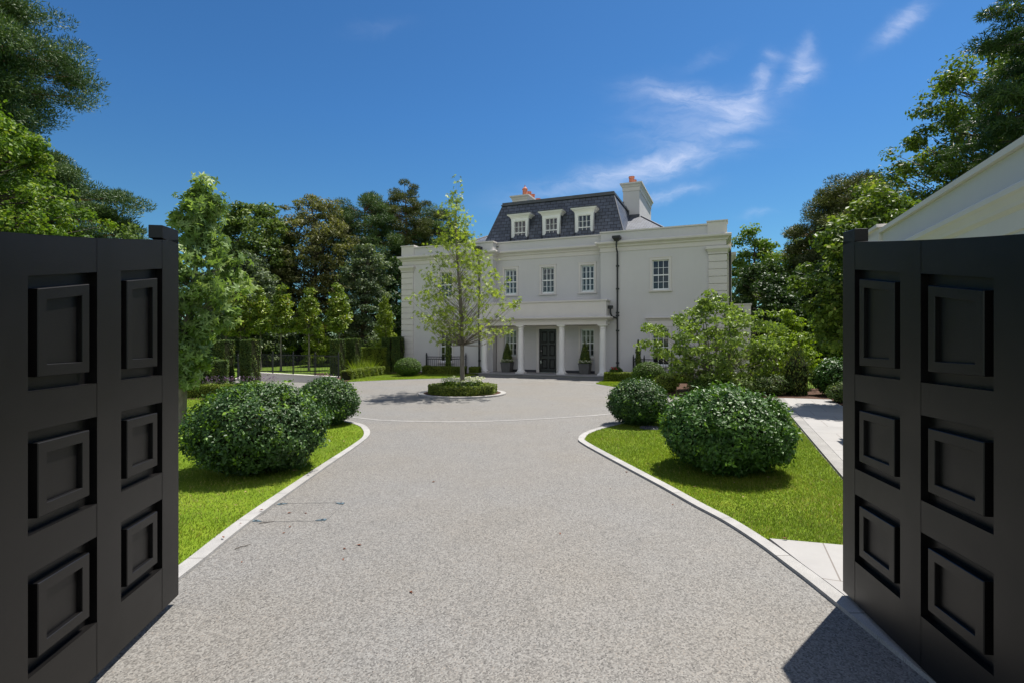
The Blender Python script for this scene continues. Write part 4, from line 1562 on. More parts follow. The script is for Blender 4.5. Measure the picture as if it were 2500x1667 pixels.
# ================================================================== GARAGE on the shaded side
TG = R(20.3)
gx, gy = 7.13, 10.4
garage = thing('garage', 'white rendered flat roofed garage with moulded cornice beside the paved path', 'garage', (gx, gy, 0), -TG)
GH = 3.81
LEN = 11.0
mb = MB()
mb.box(0, 6.5, -LEN, 0, 0, GH)
mb.build('wall', M['render'], garage)
m_ = MB()
m_.sweep([(0.0, -LEN), (0.0, 0.0), (6.5, 0.0)], [(-1 * q, z) for q, z in [(-0.02, 2.94), (0.024, 2.96), (0.024, 3.16), (0.07, 3.20), (0.08, 3.24), (0.11, 3.30), (0.14, 3.33), (0.14, 3.39), (0.12, 3.41), (-0.02, 3.44)]])
m_.build('cornice', M['trim'], garage)
m_ = MB()
m_.sweep([(0.0, -LEN), (0.0, 0.0), (6.5, 0.0)], [(-1 * q, z) for q, z in [(-0.30, GH + 0.002), (0.06, GH + 0.002), (0.06, GH + 0.075), (-0.30, GH + 0.09)]])
m_.build('coping', M['trim'], garage)
mb = MB()
mb.box(-0.06, 0.65, -0.70, 0.06, 3.45, GH + 0.10)
mb.box(-0.11, 0.70, -0.75, 0.10, GH + 0.102, GH + 0.16)
mb.build('parapet_block', M['trim'], garage)
mb = MB()
mb.box(-0.05, 0.6, -0.65, 0.05, 0, 2.93)
mb.build('corner_pilaster', M['trim'], garage)

# ================================================================== GATES
def gate(name, label, end, direc, sg, cols, L_, rise):
    """open leaf: s runs from the meeting stile back to the hinge; face towards the drive"""
    dx, dy = direc
    n = math.hypot(dx, dy)
    ang = math.atan2(dy / n, dx / n)
    t = thing(name, label, 'gate', (end[0], end[1], 0), ang, 'pair of open driveway gate leaves')
    TK = 0.085
    zb_ = 0.065
    zt = lambda s: 2.495 - rise * s - 0.012 * math.sin(math.pi * min(1, s / L_))
    pt = lambda s: 2.305 - rise * s
    rows = [(None, 1.584), (1.41, 0.957), (0.786, 0.339)]
    Yf = lambda d: sg * d          # d: 0 at the face, negative into the leaf
    mb = MB()
    S = [0, cols[0][0], cols[0][1], cols[1][0], cols[1][1], L_]
    for i in range(5):
        s0, s1 = S[i], S[i + 1]
        if i % 2 == 0:
            ns = 6
            for k in range(ns):
                a, b = s0 + (s1 - s0) * k / ns, s0 + (s1 - s0) * (k + 1) / ns
                mb.face([(a, 0, zb_), (b, 0, zb_), (b, 0, zt(b)), (a, 0, zt(a))])
        else:
            cells = [(lambda s: zb_, lambda s: rows[2][1]), (lambda s: rows[2][0], lambda s: rows[1][1]), (lambda s: rows[1][0], lambda s: rows[0][1]), (pt, zt)]
            for lo_, hi_ in cells:
                ns = 6
                for k in range(ns):
                    a, b = s0 + (s1 - s0) * k / ns, s0 + (s1 - s0) * (k + 1) / ns
                    mb.face([(a, Yf(-0.0012), lo_(a)), (b, Yf(-0.0012), lo_(b)), (b, Yf(-0.0012), hi_(b)), (a, Yf(-0.0012), hi_(a))])
    # rim and back
    out = [(0, zb_), (L_, zb_)] + [(s, zt(s)) for s in np.linspace(L_, 0, 25)]
    for k in range(len(out)):
        j = (k + 1) % len(out)
        a, b = out[k], out[j]
        mb.face([(a[0], 0, a[1]), (b[0], 0, b[1]), (b[0], Yf(-TK), b[1]), (a[0], Yf(-TK), a[1])])
    mb.face([(a[0], Yf(-TK), a[1]) for a in out])
    mb.build('frame', M['gate'], t)
    mb = MB()
    e0 = cols[0][0]
    z0 = zt(0)
    mb.hexa([(0.0, min(0, Yf(-TK)), z0 - 0.03), (e0, min(0, Yf(-TK)), z0 - 0.03), (e0, max(0, Yf(-TK)), z0 - 0.03), (0.0, max(0, Yf(-TK)), z0 - 0.03)],
            [(0.0, min(0, Yf(-TK)), z0 + 0.065), (e0, min(0, Yf(-TK)), z0 + 0.055), (e0, max(0, Yf(-TK)), z0 + 0.055), (0.0, max(0, Yf(-TK)), z0 + 0.065)])
    mb.build('stile_cap', M['gate'], t, bevel=0.004)
    for c0, c1 in cols:
        for top, bot in rows:
            mb = MB()
            ft_ = (lambda s: pt(s)) if top is None else (lambda s, top=top: top)
            def loop(m, d):
                return [(c0 + m, Yf(d), bot + m), (c1 - m, Yf(d), bot + m), (c1 - m, Yf(d), ft_(c1 - m) - m), (c0 + m, Yf(d), ft_(c0 + m) - m)]
            LP = [loop(0, 0), loop(0.0, -0.042), loop(0.060, -0.042), loop(0.060, -0.004), loop(0.063, 0.0), loop(0.112, 0.0), loop(0.114, -0.003), loop(0.114, -0.022)]
            for A, B_ in zip(LP, LP[1:]):
                for k in range(4):
                    j = (k + 1) % 4
                    mb.face([A[k], A[j], B_[j], B_[k]])
            mb.face(LP[-1])
            mb.build('panel', M['gate'], t)
    # hinge straps on the hidden hinge edge
    for z in (0.55, 1.75):
        mb = MB()
        mb.box(L_ + 0.001, L_ + 0.10, min(0, Yf(-TK)) + 0.01, max(0, Yf(-TK)) - 0.01, z, z + 0.14)
        mb.build('hinge', M['black'], t)
    return t


gate('driveway_gate', 'black panelled timber gate leaf standing open against the lawn with the tall sweetgum', (-2.29, 3.60), (0.146, -1.0), 1, [(0.215, 0.665), (0.875, 1.345)], 1.72, 0.165)
gate('driveway_gate', 'black panelled timber gate leaf standing open in front of the white garage', (2.31, 3.66), (-0.15, -1.0), -1, [(0.165, 0.685), (0.872, 1.385)], 1.75, 0.165)

# ================================================================== RAILINGS, RAMP WALL, FENCE
def railing(name, label, path, h, group=None, step=0.115, scroll=True, z0=0.0, tall=0.14):
    P = [np.array(p, float) for p in path]
    c = sum(P) / len(P)
    t = thing(name, label, 'railing', (c[0], c[1], z0), 0, group)
    P = [p - c for p in P]
    mb = MB()
    for a, b in zip(P, P[1:]):
        for z in ([0.08, h - 0.02] + ([h - 0.15] if scroll else [])):
            mb.tube([(a[0], a[1], z), (b[0], b[1], z)], 0.019, 6)
        n = max(2, int(np.linalg.norm(b - a) / step))
        for k in range(1, n):
            q = a + (b - a) * k / n
            mb.tube([(q[0], q[1], 0.06), (q[0], q[1], h - (0.15 if scroll else 0.02))], 0.0115, 5)
        if scroll:
            n2 = max(3, int(np.linalg.norm(b - a) / 0.10))
            d = (b - a) / np.linalg.norm(b - a)
            for k in range(n2):
                q = a + (b - a) * (k + 0.5) / n2
                ring_ = [(q[0] + d[0] * 0.042 * math.cos(w), q[1] + d[1] * 0.042 * math.cos(w), h - 0.085 + 0.055 * math.sin(w)) for w in np.linspace(0, 2 * math.pi, 11)]
                mb.tube(ring_, 0.006, 4)
    mb.build('bars', M['black'], t)
    for p in P:
        mb = MB()
        mb.box(p[0] - 0.03, p[0] + 0.03, p[1] - 0.03, p[1] + 0.03, -0.1, h + tall * 0.5)
        mb.lathe([(0.03, h + tall * 0.5), (0.034, h + tall * 0.65), (0.012, h + tall * 0.8), (0.026, h + tall), (0.012, h + tall * 1.25), (0.001, h + tall * 1.4)], p[0], p[1], 8)
        mb.build('post', M['black'], t)
    return t


for cxl, lab in ((-5.95, 'black iron railing with ring frieze under the window behind the young street tree'), (6.0, 'black iron railing with ring frieze under the window behind the dogwood')):
    pts = [hw(cxl - 1.3, -0.12), hw(cxl - 0.62, -1.15), hw(cxl + 0.62, -1.15), hw(cxl + 1.3, -0.12)]
    railing('railing', lab.replace('street ', ''), pts, 0.98, 'lightwell railings', 0.12)
rw = thing('retaining_wall', 'white rendered retaining wall along the sunken ramp below the railing', 'wall', (-11.6, 27.55, 0))
mb = MB()
A, B_ = np.array(RAMP[0]), np.array(RAMP[3])
mb.sweep([(RAMP[1][0] + 11.6, RAMP[1][1] - 27.55), (A[0] + 11.6, A[1] - 27.55), (B_[0] + 11.6, B_[1] - 27.55)], [(0.0, -2.0), (0.0, 0.045), (-0.22, 0.045), (-0.22, -2.0)])
mb.build('wall', M['render'], rw)
mb = MB()
mb.sweep([(RAMP[1][0] + 11.6, RAMP[1][1] - 27.55), (A[0] + 11.6, A[1] - 27.55), (B_[0] + 11.6, B_[1] - 27.55)], [(0.03, 0.047), (0.03, 0.09), (-0.25, 0.09), (-0.25, 0.047)])
mb.build('coping', M['trim'], rw)
n_ = 4
rp = [tuple(A + (B_ - A) * k / n_ + np.array([0.06, 0.1])) for k in range(n_ + 1)]
railing('railing', 'long black iron railing of plain bars above the white ramp wall', rp, 1.02, None, 0.115, False, 0.09)
rp = [tuple(A + (np.array(RAMP[1]) - A) * k / 2 + np.array([-0.1, 0.0])) for k in range(3)]
railing('railing', 'short black railing at the ramp end beside the clipped yew pier', rp, 0.98, None, 0.115, False, 0.09)
# far fence behind the lawn
fn = thing('garden_fence', 'dark board fence beyond the far clipped hedge and lawn', 'fence', (-19.5, 47.5, 0))
for k in range(6):
    mb = MB()
    x0 = -6 + k * 2.0
    for q in range(6):
        mb.box(x0 + 0.05, x0 + 1.95, -0.02, 0.02, 0.1 + q * 0.24, 0.32 + q * 0.24)
    mb.build('panel', M['black'], fn)
    mb = MB()
    mb.box(x0 - 0.05, x0 + 0.05, -0.05, 0.05, 0, 1.62)
    mb.build('post', M['black'], fn)

# ================================================================== SMALL THINGS ON THE DRIVE
mh = thing('manhole_cover', 'gravel filled inspection cover with four blue corner plates set in the drive', 'manhole cover', (-2.24, 5.53, 0.012))
mb = MB()
mh_c = [(-0.36, -0.31), (0.37, -0.28), (0.38, 0.31), (-0.35, 0.29)]
mb.sweep(mh_c + [mh_c[0]], [(-0.001, -0.004), (-0.001, -0.002), (0.002, -0.002), (0.002, -0.004)])
mb.build('frame', M['frame_grey'], mh)
for k, (qx, qy) in enumerate(mh_c):
    mb = MB()
    ux, uy = (-np.sign(qx), -np.sign(qy))
    mb.hexa([(qx + 0.005 * ux, qy + 0.005 * uy, -0.004), (qx + 0.105 * ux, qy + 0.005 * uy, -0.004), (qx + 0.04 * ux, qy + 0.055 * uy, -0.004), (qx + 0.005 * ux, qy + 0.055 * uy, -0.004)],
            [(qx + 0.005 * ux, qy + 0.005 * uy, 0.001), (qx + 0.105 * ux, qy + 0.005 * uy, 0.001), (qx + 0.04 * ux, qy + 0.055 * uy, 0.001), (qx + 0.005 * ux, qy + 0.055 * uy, 0.001)])
    pl = mb.build('corner_plate', M['blue'], mh)
    mb = MB()
    mb.lathe([(0.014, 0.001), (0.014, 0.003)], qx + 0.038 * ux, qy + 0.026 * uy, 10)
    mb.build('key_hole', M['black'], pl)
# slate chippings round a drain in the right lawn
dr = thing('lawn_drain', 'round patch of grey slate chippings set into the lawn by the bushes', 'drain', (2.85, 10.75, 0.03))
rng = np.random.default_rng(4)
mb = MB()
for k in range(170):
    a, r_ = rng.uniform(0, 6.28), 0.21 * math.sqrt(rng.uniform())
    x, y, s_ = r_ * math.cos(a), r_ * math.sin(a), rng.uniform(0.014, 0.032)
    z = 0.004 + rng.uniform(0, 0.012)
    w = rng.uniform(0, 3)
    c_, q_ = math.cos(w) * s_, math.sin(w) * s_
    mb.hexa([(x - c_, y - q_, z - 0.01), (x + q_, y - c_, z - 0.01), (x + c_, y + q_, z - 0.01), (x - q_, y + c_, z - 0.01)], [(x - c_, y - q_, z), (x + q_ * 0.8, y - c_, z + 0.006), (x + c_, y + q_, z + 0.004), (x - q_, y + c_, z + 0.012)])
mb.build('chippings', M['slate_chip'] if 'slate_chip' in M else M['lead'], dr)
mb = MB()
mb.lathe([(0.22, -0.02), (0.225, 0.006), (0.21, 0.008), (0.208, -0.02)], 0, 0, 28, cap=False)
mb.build('rim', M['lead'], dr)
# fallen leaves
lf = MB()
LAWN_LEAVES = [(-2.95, 5.6), (-3.1, 6.1), (-3.35, 6.45), (-2.95, 9.2), (-3.3, 9.6), (-3.05, 10.2), (2.05, 7.3), (1.75, 8.6), (2.6, 5.9), (3.05, 6.2), (3.5, 5.6), (3.3, 6.75), (2.75, 6.5), (2.2, 6.3), (3.9, 6.6), (-2.95, 7.1), (1.6, 9.4)]
lf.face([(-0.032, 0, 0.004), (-0.008, -0.014, 0.012), (0.0, 0.0, 0.002), (-0.010, 0.015, 0.014)])
lf.face([(0.0, 0.0, 0.002), (-0.008, -0.014, 0.012), (0.030, -0.004, 0.010)])
lf.face([(0.0, 0.0, 0.002), (0.030, -0.004, 0.010), (-0.010, 0.015, 0.014)])
lf.face([(0.030, -0.004, 0.010), (0.031, -0.003, 0.010), (0.052, 0.004, 0.003), (0.051, 0.003, 0.003)])
LEAVES = [(-2.62, 5.06, .04), (-2.59, 4.7, .04), (-2.15, 5.08, .0), (-2.14, 4.92, .0), (-1.35, 4.62, 0), (-1.45, 4.54, 0), (-1.39, 4.32, 0), (-2.61, 5.46, .04), (-2.33, 5.49, 0), (-2.16, 5.48, 0), (-2.2, 4.27, 0),
          (-1.36, 12.25, 0), (1.15, 14.86, 0), (1.13, 10.4, 0), (1.57, 7.21, 0), (2.03, 5.93, 0), (1.77, 5.77, 0), (2.43, 4.67, .04), (-0.72, 3.75, 0), (0.45, 4.9, 0), (1.2, 6.4, 0), (-1.0, 6.7, 0)]
lawn_leaf = None
first = None
for k, (x, y, z) in enumerate(LEAVES):
    if first is None:
        o = lf.build('fallen_leaf', M['dry'])
        prop(o, 'small curled brown leaf lying dry on the drive or its kerb', 'leaf', 'dry leaves on the drive')
        first = o
        lawn_leaf = o.data.copy()
        lawn_leaf.materials[0] = M['dry_pale']
    else:
        o = first.copy()
        COL.objects.link(o)
    s_ = 0.5 + 0.4 * ((k * 37) % 10) / 10
    o.location = (x, y, z + 0.006)
    o.rotation_euler = (0, 0, k * 2.4)
    o.scale = (s_, s_, s_)
for k, (x, y) in enumerate(LAWN_LEAVES):
    o = first.copy()
    o.data = lawn_leaf
    COL.objects.link(o)
    prop(o, 'pale dry leaf fragment lying on the mown lawn', 'leaf', 'dry leaves on the lawns')
    s_ = 0.6 + 0.4 * ((k * 53) % 10) / 10
    o.location = (x, y, 0.055)
    o.rotation_euler = (0.2, 0.1, k * 1.7)
    o.scale = (s_, s_, s_)
for x, y, r_, lb in ((-2.43, 5.19, 0.5, 'thin dark twig lying across the inspection cover edge'), (-2.35, 4.58, 0.9, 'thin dark twig lying alone on the gravel near the gate')):
    mb = MB()
    mb.tube([(-0.07, 0, 0.006), (-0.02, 0.008, 0.009), (0.03, 0.0, 0.007), (0.075, 0.012, 0.006)], [0.003, 0.0035, 0.003, 0.0015], 5)
    o = mb.build('twig', M['bark_dark'], None, (x, y, 0.006))
    o.rotation_euler = (0, 0, r_)
    prop(o, lb, 'twig')


# ================================================================== FLOWERS
def flower_head(mb_pts, rng, c, r, n=46):
    d = unit(rng.normal(size=(n, 3)))
    d[:, 2] = np.abs(d[:, 2]) * 0.9 + 0.05
    return np.array(c) + d * r * np.array([1, 1, 0.75]), d


def flowers(name, parent, centres, r, seed, mat, n=46, l=0.035):
    rng = np.random.default_rng(seed)
    for c in centres:
        P, N = flower_head(None, rng, c, r * rng.uniform(0.8, 1.15), n)
        V, F, idx = leaf_geo(P, N + rng.normal(size=N.shape) * 0.3, rng, l, l * 0.95)
        np_mesh(name, V, F, mat, parent, rng.uniform(0, 1, len(P))[idx])


# planters with a clipped cone between the columns
for lu, lab in ((-2.18, 'grey square planter with clipped cone and white flowers left of the front door'), (2.20, 'grey square planter with clipped cone and white flowers right of the front door')):
    x, y = hw(lu, 0.05)
    t = thing('planter', lab, 'planter', (x, y, 0.13), -TH, 'planters in the porch')
    mb = MB()
    a, b = 0.235, 0.285
    mb.hexa([(-a, -a, 0), (a, -a, 0), (a, a, 0), (-a, a, 0)], [(-b, -b, 0.50), (b, -b, 0.50), (b, b, 0.50), (-b, b, 0.50)])
    mb.box(-0.305, 0.305, -0.305, 0.305, 0.502, 0.545)
    mb.build('pot', M['pot'], t, bevel=0.006)
    rng = np.random.default_rng(int(lu * 10) + 50)
    n = 2600
    zz = 0.55 + 1.12 * (1 - np.sqrt(rng.uniform(0, 1, n)))
    rr = (0.30 * (1 - (zz - 0.55) / 1.16) ** 0.85 + 0.02) * (1 - 0.25 * rng.uniform(0, 1, n) ** 2) * rng.uniform(0.92, 1.1, n)
    aa = rng.uniform(0, 6.28, n)
    P = np.column_stack([rr * np.cos(aa), rr * np.sin(aa), zz])
    N = np.column_stack([np.cos(aa), np.sin(aa), 0.4 + 0 * aa]) + rng.normal(size=(n, 3)) * 0.6
    V, F, idx = leaf_geo(P, N, rng, 0.05, 0.028)
    np_mesh('foliage', V, F, L['yew'], t, rng.uniform(0, 1, n)[idx])
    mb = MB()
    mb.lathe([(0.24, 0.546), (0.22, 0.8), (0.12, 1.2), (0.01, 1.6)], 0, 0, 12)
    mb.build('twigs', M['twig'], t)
    flowers('blossom', t, [(0.27 * math.cos(w), 0.27 * math.sin(w), 0.62 + 0.03 * math.sin(5 * w)) for w in np.linspace(0, 6.28, 12)[:-1]], 0.12, 9, L['petal'])

# island planting
rng = np.random.default_rng(21)
n = 9000
aa = rng.uniform(0, 6.283, n)
isl = thing('box_hedge', 'low clipped ring of box hedge round the island tree in the turning circle', 'hedge', (IX, IY, 0.05))
sd = rng.uniform(0, 1, n)
rr = np.where(sd < 0.55, 1.16, np.where(sd < 0.8, 0.80, rng.uniform(0.80, 1.16, n))) + 0.025 * np.sin(9 * aa) + rng.normal(0, 0.012, n)
zz = np.where((sd < 0.8), rng.uniform(0.0, 0.28, n), 0.28 + rng.normal(0, 0.012, n))
P = np.column_stack([rr * np.cos(aa), rr * np.sin(aa), zz])
out_ = np.where(sd < 0.55, 1, np.where(sd < 0.8, -1, 0.0))
N = np.column_stack([np.cos(aa) * out_, np.sin(aa) * out_, 0.35 + (sd >= 0.8)]) + rng.normal(size=(n, 3)) * 0.6
V, F, idx = leaf_geo(P, N, rng, 0.042, 0.028)
np_mesh('foliage', V, F, L['box_yel'], isl, np.clip(rng.uniform(0, 1, n) ** 1.2 * 0.9, 0, 1)[idx])
mb = MB()
mb.lathe([(1.10, 0.0), (1.11, 0.24), (0.86, 0.24), (0.85, 0.0)], 0, 0, 40, cap=False)
mb.build('twigs', M['twig'], isl)
k_ = 0
for w in np.linspace(0.15, 6.3, 9):
    t = thing('flowering_plant', 'low plant with rounded white flower heads inside the island hedge', 'flowers', (IX + 0.52 * math.cos(w), IY + 0.5 * math.sin(w), 0.05), 0, 'white flowers in the island bed')
    k_ += 1
    rr_ = np.random.default_rng(100 + k_)
    P = unit(rr_.normal(size=(260, 3))) * np.array([0.22, 0.22, 0.21]) * rr_.uniform(0.6, 1, (260, 1)) + np.array([0, 0, 0.23])
    V, F, idx = leaf_geo(P, P - np.array([0, 0, 0.1]) + rr_.normal(size=P.shape) * 0.1, rr_, 0.075, 0.045)
    np_mesh('foliage', V, F, L['box'] if k_ % 3 else L['lime'], t, rr_.uniform(0, 1, 260)[idx])
    flowers('blossom', t, [(0.16 * math.cos(q), 0.16 * math.sin(q), 0.44 + 0.05 * math.sin(3 * q + k_)) for q in np.linspace(0, 5.2, 5 if k_ % 3 else 2)], 0.085, 200 + k_, L['petal'], 40)

# ================================================================== BUSHES AND HEDGES
bush('bush', 'largest glossy rounded bush on the lawn beside the open gate and sweetgum', 'bush', -3.52, 7.28, 0.88, 0.90, 1.20, 27000, 0.047, 0.028, L['laurel'], 11, 'rounded evergreen bushes by the drive', 0.075, shoots=260)
bush('bush', 'smaller glossy rounded bush at the lawn tip before the turning circle', 'bush', -3.97, 11.3, 0.63, 0.64, 1.03, 14000, 0.046, 0.028, L['laurel'], 12, 'rounded evergreen bushes by the drive', 0.05, shoots=90)
bush('bush', 'large leafy rounded laurel bush on the lawn beside the slab path', 'bush', 2.98, 7.28, 0.84, 0.88, 1.16, 25000, 0.056, 0.028, L['laurel_green'], 13, 'rounded evergreen bushes by the drive', 0.06, shoots=130)
bush('bush', 'dark rounded bush on the lawn corner behind the round slate drain', 'bush', 2.72, 11.3, 0.64, 0.65, 1.00, 14000, 0.044, 0.027, L['laurel'], 14, 'rounded evergreen bushes by the drive', 0.055, shoots=50)
bush('box_ball', 'clipped box ball in front of the railing by the porch drainpipe', 'topiary', 5.72, 22.0, 0.66, 0.66, 0.96, 7000, 0.05, 0.032, L['box'], 15, 'clipped box balls', 0.012)
bush('box_ball', 'clipped box ball on the strip of lawn at the corner of the house', 'topiary', -5.42, 27.3, 0.69, 0.69, 0.98, 7000, 0.055, 0.034, L['box'], 16, 'clipped box balls', 0.012)
bush('box_ball', 'small clipped ball rising from the low hedge beside the porch step', 'topiary', 4.95, 24.9, 0.34, 0.34, 0.62, 2400, 0.045, 0.03, L['box'], 17, 'clipped box balls', 0.02)
hedge_box('box_hedge', 'low clipped box hedge under the railing left of the porch', 'hedge', [(-4.9, 29.35), (-3.3, 28.75), (-2.55, 28.5)], 0.5, 0.44, 2600, 0.055, 0.035, L['box_yel'], 31, 'low box hedges')
hedge_box('box_hedge', 'short block of box hedge next to the porch step and drainpipe', 'hedge', [(-2.25, 28.35), (-1.75, 28.2)], 0.5, 0.44, 2600, 0.055, 0.035, L['box_yel'], 32, 'low box hedges')
hedge_box('box_hedge', 'low box hedge between the ramp railing and the corner lawn', 'hedge', [(-7.75, 24.5), (-7.55, 26.6), (-7.0, 29.0)], 0.55, 0.45, 2600, 0.055, 0.035, L['box_yel'], 33, 'low box hedges')
hedge_box('box_hedge', 'low box hedge beside the porch step with a red flower', 'hedge', [(4.2, 23.75), (5.1, 23.5), (5.9, 23.2)], 0.5, 0.42, 2600, 0.055, 0.035, L['box_yel'], 34, 'low box hedges')
hedge_box('box_hedge', 'low box hedge under the railing behind the clipped ball', 'hedge', [(6.4, 23.1), (7.6, 22.6)], 0.5, 0.42, 2600, 0.055, 0.035, L['box_yel'], 35, 'low box hedges')
hedge_box('box_hedge', 'low box hedge with purple lavender behind it beyond the sweetgum trunk', 'hedge', [(-11.4, 16.6), (-10.0, 16.75), (-8.7, 16.95), (-8.2, 17.3)], 0.5, 0.42, 3000, 0.05, 0.032, L['box_yel'], 36, 'low box hedges')
hedge_box('yew_hedge', 'dark clipped yew hedge behind the lavender and the sweetgum', 'hedge', [(-15.0, 20.0), (-13.3, 20.6), (-11.6, 21.4)], 0.8, 1.05, 1900, 0.075, 0.026, L['yew'], 37, 'clipped yew hedges')
PIER = 'clipped yew piers'
for x, y, w, h, lab in ((-11.44, 22.9, 0.56, 1.88, 'square clipped yew pier against the end of the black railing'), (-12.42, 22.6, 0.56, 1.85, 'square clipped yew pier between the sweetgum and its twin'),
                        (-9.08, 27.3, 0.54, 1.9, 'tall clipped yew pier at the right end of the ramp railing'), (-8.62, 28.4, 0.60, 1.95, 'wider clipped yew pier behind the low box hedge'),
                        (-7.35, 31.0, 0.5, 2.0, 'slim clipped yew pier next to the house corner hedge'), (-6.72, 30.9, 0.5, 2.05, 'slim clipped yew pier touching the house corner pilaster')):
    hedge_box('yew_pier', lab, 'topiary', [(x - w / 2, y + 0.1), (x + w / 2, y - 0.1)], w, h, 1700, 0.08, 0.028, L['yew'], int(-x * 100), PIER)
hedge_box('yew_hedge', 'clipped yew hedge between the two pairs of piers by the house', 'hedge', [(-8.9, 29.0), (-8.3, 30.2), (-7.5, 31.2)], 0.8, 1.45, 1700, 0.08, 0.028, L['cypress'], 38, 'clipped yew hedges')
hedge_box('yew_hedge', 'far clipped hedge across the back of the lawn before the dark fence', 'hedge', [(-23.0, 45.0), (-19.0, 45.0), (-14.0, 45.0)], 0.9, 1.15, 420, 0.14, 0.06, L['yew'], 39, 'clipped yew hedges')


def slender(name, label, x, y, h, r, seed, mat, group=None, z0=0.0):
    rng = np.random.default_rng(seed)
    t = thing(name, label, 'conifer', (x, y, z0), 0, group)
    n = 2200
    u = rng.uniform(0, 1, n)
    rr = r * np.minimum(1, (1 - u) * 3.0 + 0.12) * np.minimum(1, 0.75 + u * 2) * (1 - 0.3 * rng.uniform(0, 1, n) ** 2) * (1 + 0.15 * np.sin(25 * u + seed))
    aa = rng.uniform(0, 6.28, n)
    P = np.column_stack([rr * np.cos(aa), rr * np.sin(aa), 0.02 + u * h])
    N = np.column_stack([np.cos(aa), np.sin(aa), 0 * aa]) + rng.normal(size=(n, 3)) * 0.4
    V, F, idx = leaf_geo(P, N, rng, 0.07, 0.03, 'leaf', np.tile([0, 0, 1.0], (n, 1)) + rng.normal(size=(n, 3)) * 0.3)
    np_mesh('foliage', V, F, mat, t, rng.uniform(0, 1, n)[idx])
    mb = MB()
    mb.lathe([(r * 0.7, 0), (r * 0.75, h * 0.6), (0.005, h * 0.95)], 0, 0, 8)
    mb.build('twigs', M['twig'], t)


slender('slender_yew', 'very slim upright conifer in front of the left window railing', -3.50, 28.75, 1.95, 0.15, 51, L['yew'], 'slim conifers by the railings')
slender('slender_yew', 'very slim upright conifer rising behind the clipped box ball', 5.85, 24.3, 1.85, 0.12, 52, L['yew'], 'slim conifers by the railings')
# lavender and a red flower
for k in range(6):
    x, y = -11.6 + k * 0.62, 17.75 + 0.12 * k
    t = thing('lavender', 'purple lavender clump behind the low box hedge near the sweetgum', 'flowers', (x, y, 0.03), 0, 'lavender clumps behind the box hedge')
    rr_ = np.random.default_rng(300 + k)
    n = 260
    P = np.column_stack([rr_.normal(0, 0.16, n), rr_.normal(0, 0.16, n), rr_.uniform(0.05, 0.4, n)])
    V, F, idx = leaf_geo(P, rr_.normal(size=(n, 3)), rr_, 0.12, 0.012, 'leaf', np.tile([0, 0, 1.0], (n, 1)) + rr_.normal(size=(n, 3)) * 0.3)
    np_mesh('foliage', V, F, L['greygreen'], t, rr_.uniform(0, 1, n)[idx])
    n = 70
    P = np.column_stack([rr_.normal(0, 0.19, n), rr_.normal(0, 0.16, n), 0.50 + rr_.normal(0, 0.06, n)])
    V, F, idx = leaf_geo(P, rr_.normal(size=(n, 3)), rr_, 0.07, 0.022)
    np_mesh('blossom', V, F, L['lavender'], t, rr_.uniform(0, 1, n)[idx])
for k, (x, y) in enumerate(((4.62, 24.25), (4.75, 24.1))):
    t = thing('flowering_plant', 'red flower poking up behind the low hedge beside the porch', 'flowers', (x, y, 0.03), 0, 'red flowers by the porch')
    rr_ = np.random.default_rng(400 + k)
    P = np.column_stack([rr_.normal(0, 0.05, 60), rr_.normal(0, 0.05, 60), rr_.uniform(0, 0.5, 60)])
    V, F, idx = leaf_geo(P, rr_.normal(size=(60, 3)), rr_, 0.08, 0.04)
    np_mesh('foliage', V, F, L['box'], t, rr_.uniform(0, 1, 60)[idx])
    flowers('blossom', t, [(0, 0, 0.56), (0.06, 0.02, 0.50)], 0.055, 401 + k, L['red'], 30)
for x, y, k in ((-8.0, 27.2, 1), (-7.6, 28.2, 2)):
    t = thing('ornamental_grass', 'tuft of arching yellow green grass between low hedge and yew', 'plant', (x, y, 0.03), 0, 'ornamental grasses by the yew hedge')
    rr_ = np.random.default_rng(500 + k)
    n = 260
    d = unit(np.column_stack([rr_.normal(0, 0.45, n), rr_.normal(0, 0.45, n), np.full(n, 1.0)]))
    P = d * 0.05
    V, F, idx = leaf_geo(P, rr_.normal(size=(n, 3)), rr_, 0.85, 0.018, 'needle', d)
    np_mesh('foliage', V, F, L['lime'], t, rr_.uniform(0.2, 1, n)[idx])

# ================================================================== TREES
tree('maple_tree', 'young sparse yellow green tree growing from the round island bed', 'tree', IX, IY, 7.05, 1.80,
     [(0, 1.5), (0.08, 1.78), (0.3, 1.72), (0.5, 1.3), (0.7, 0.85), (0.88, 0.42), (1, 0.06)], 400, 8, 0.25, 0.090, 0.090, L['maple'], M['bark_grey'], 0.085, 61, 'star', 0.75, (-0.22, 0), None, 0.15, 0.24, 0.75, upbias=0.7, twig=0.14, parent_z=0.05, pw=0.7)
tree('sweetgum_tree', 'slim sweetgum with star shaped bright leaves just beyond the left gate leaf', 'tree', -6.98, 11.05, 5.2, 1.0,
     [(0, 0.30), (0.12, 0.56), (0.4, 0.66), (0.58, 0.70), (0.68, 0.34), (0.8, 0.46), (0.92, 0.30), (1, 0.08)], 150, 28, 0.25, 0.13, 0.13, L['gum'], M['bark_grey'], 0.105, 62, 'star', 0.8, (0.50, 0), None, 0.12, 0.34, 0.5, upbias=0.25, twig=0.22)
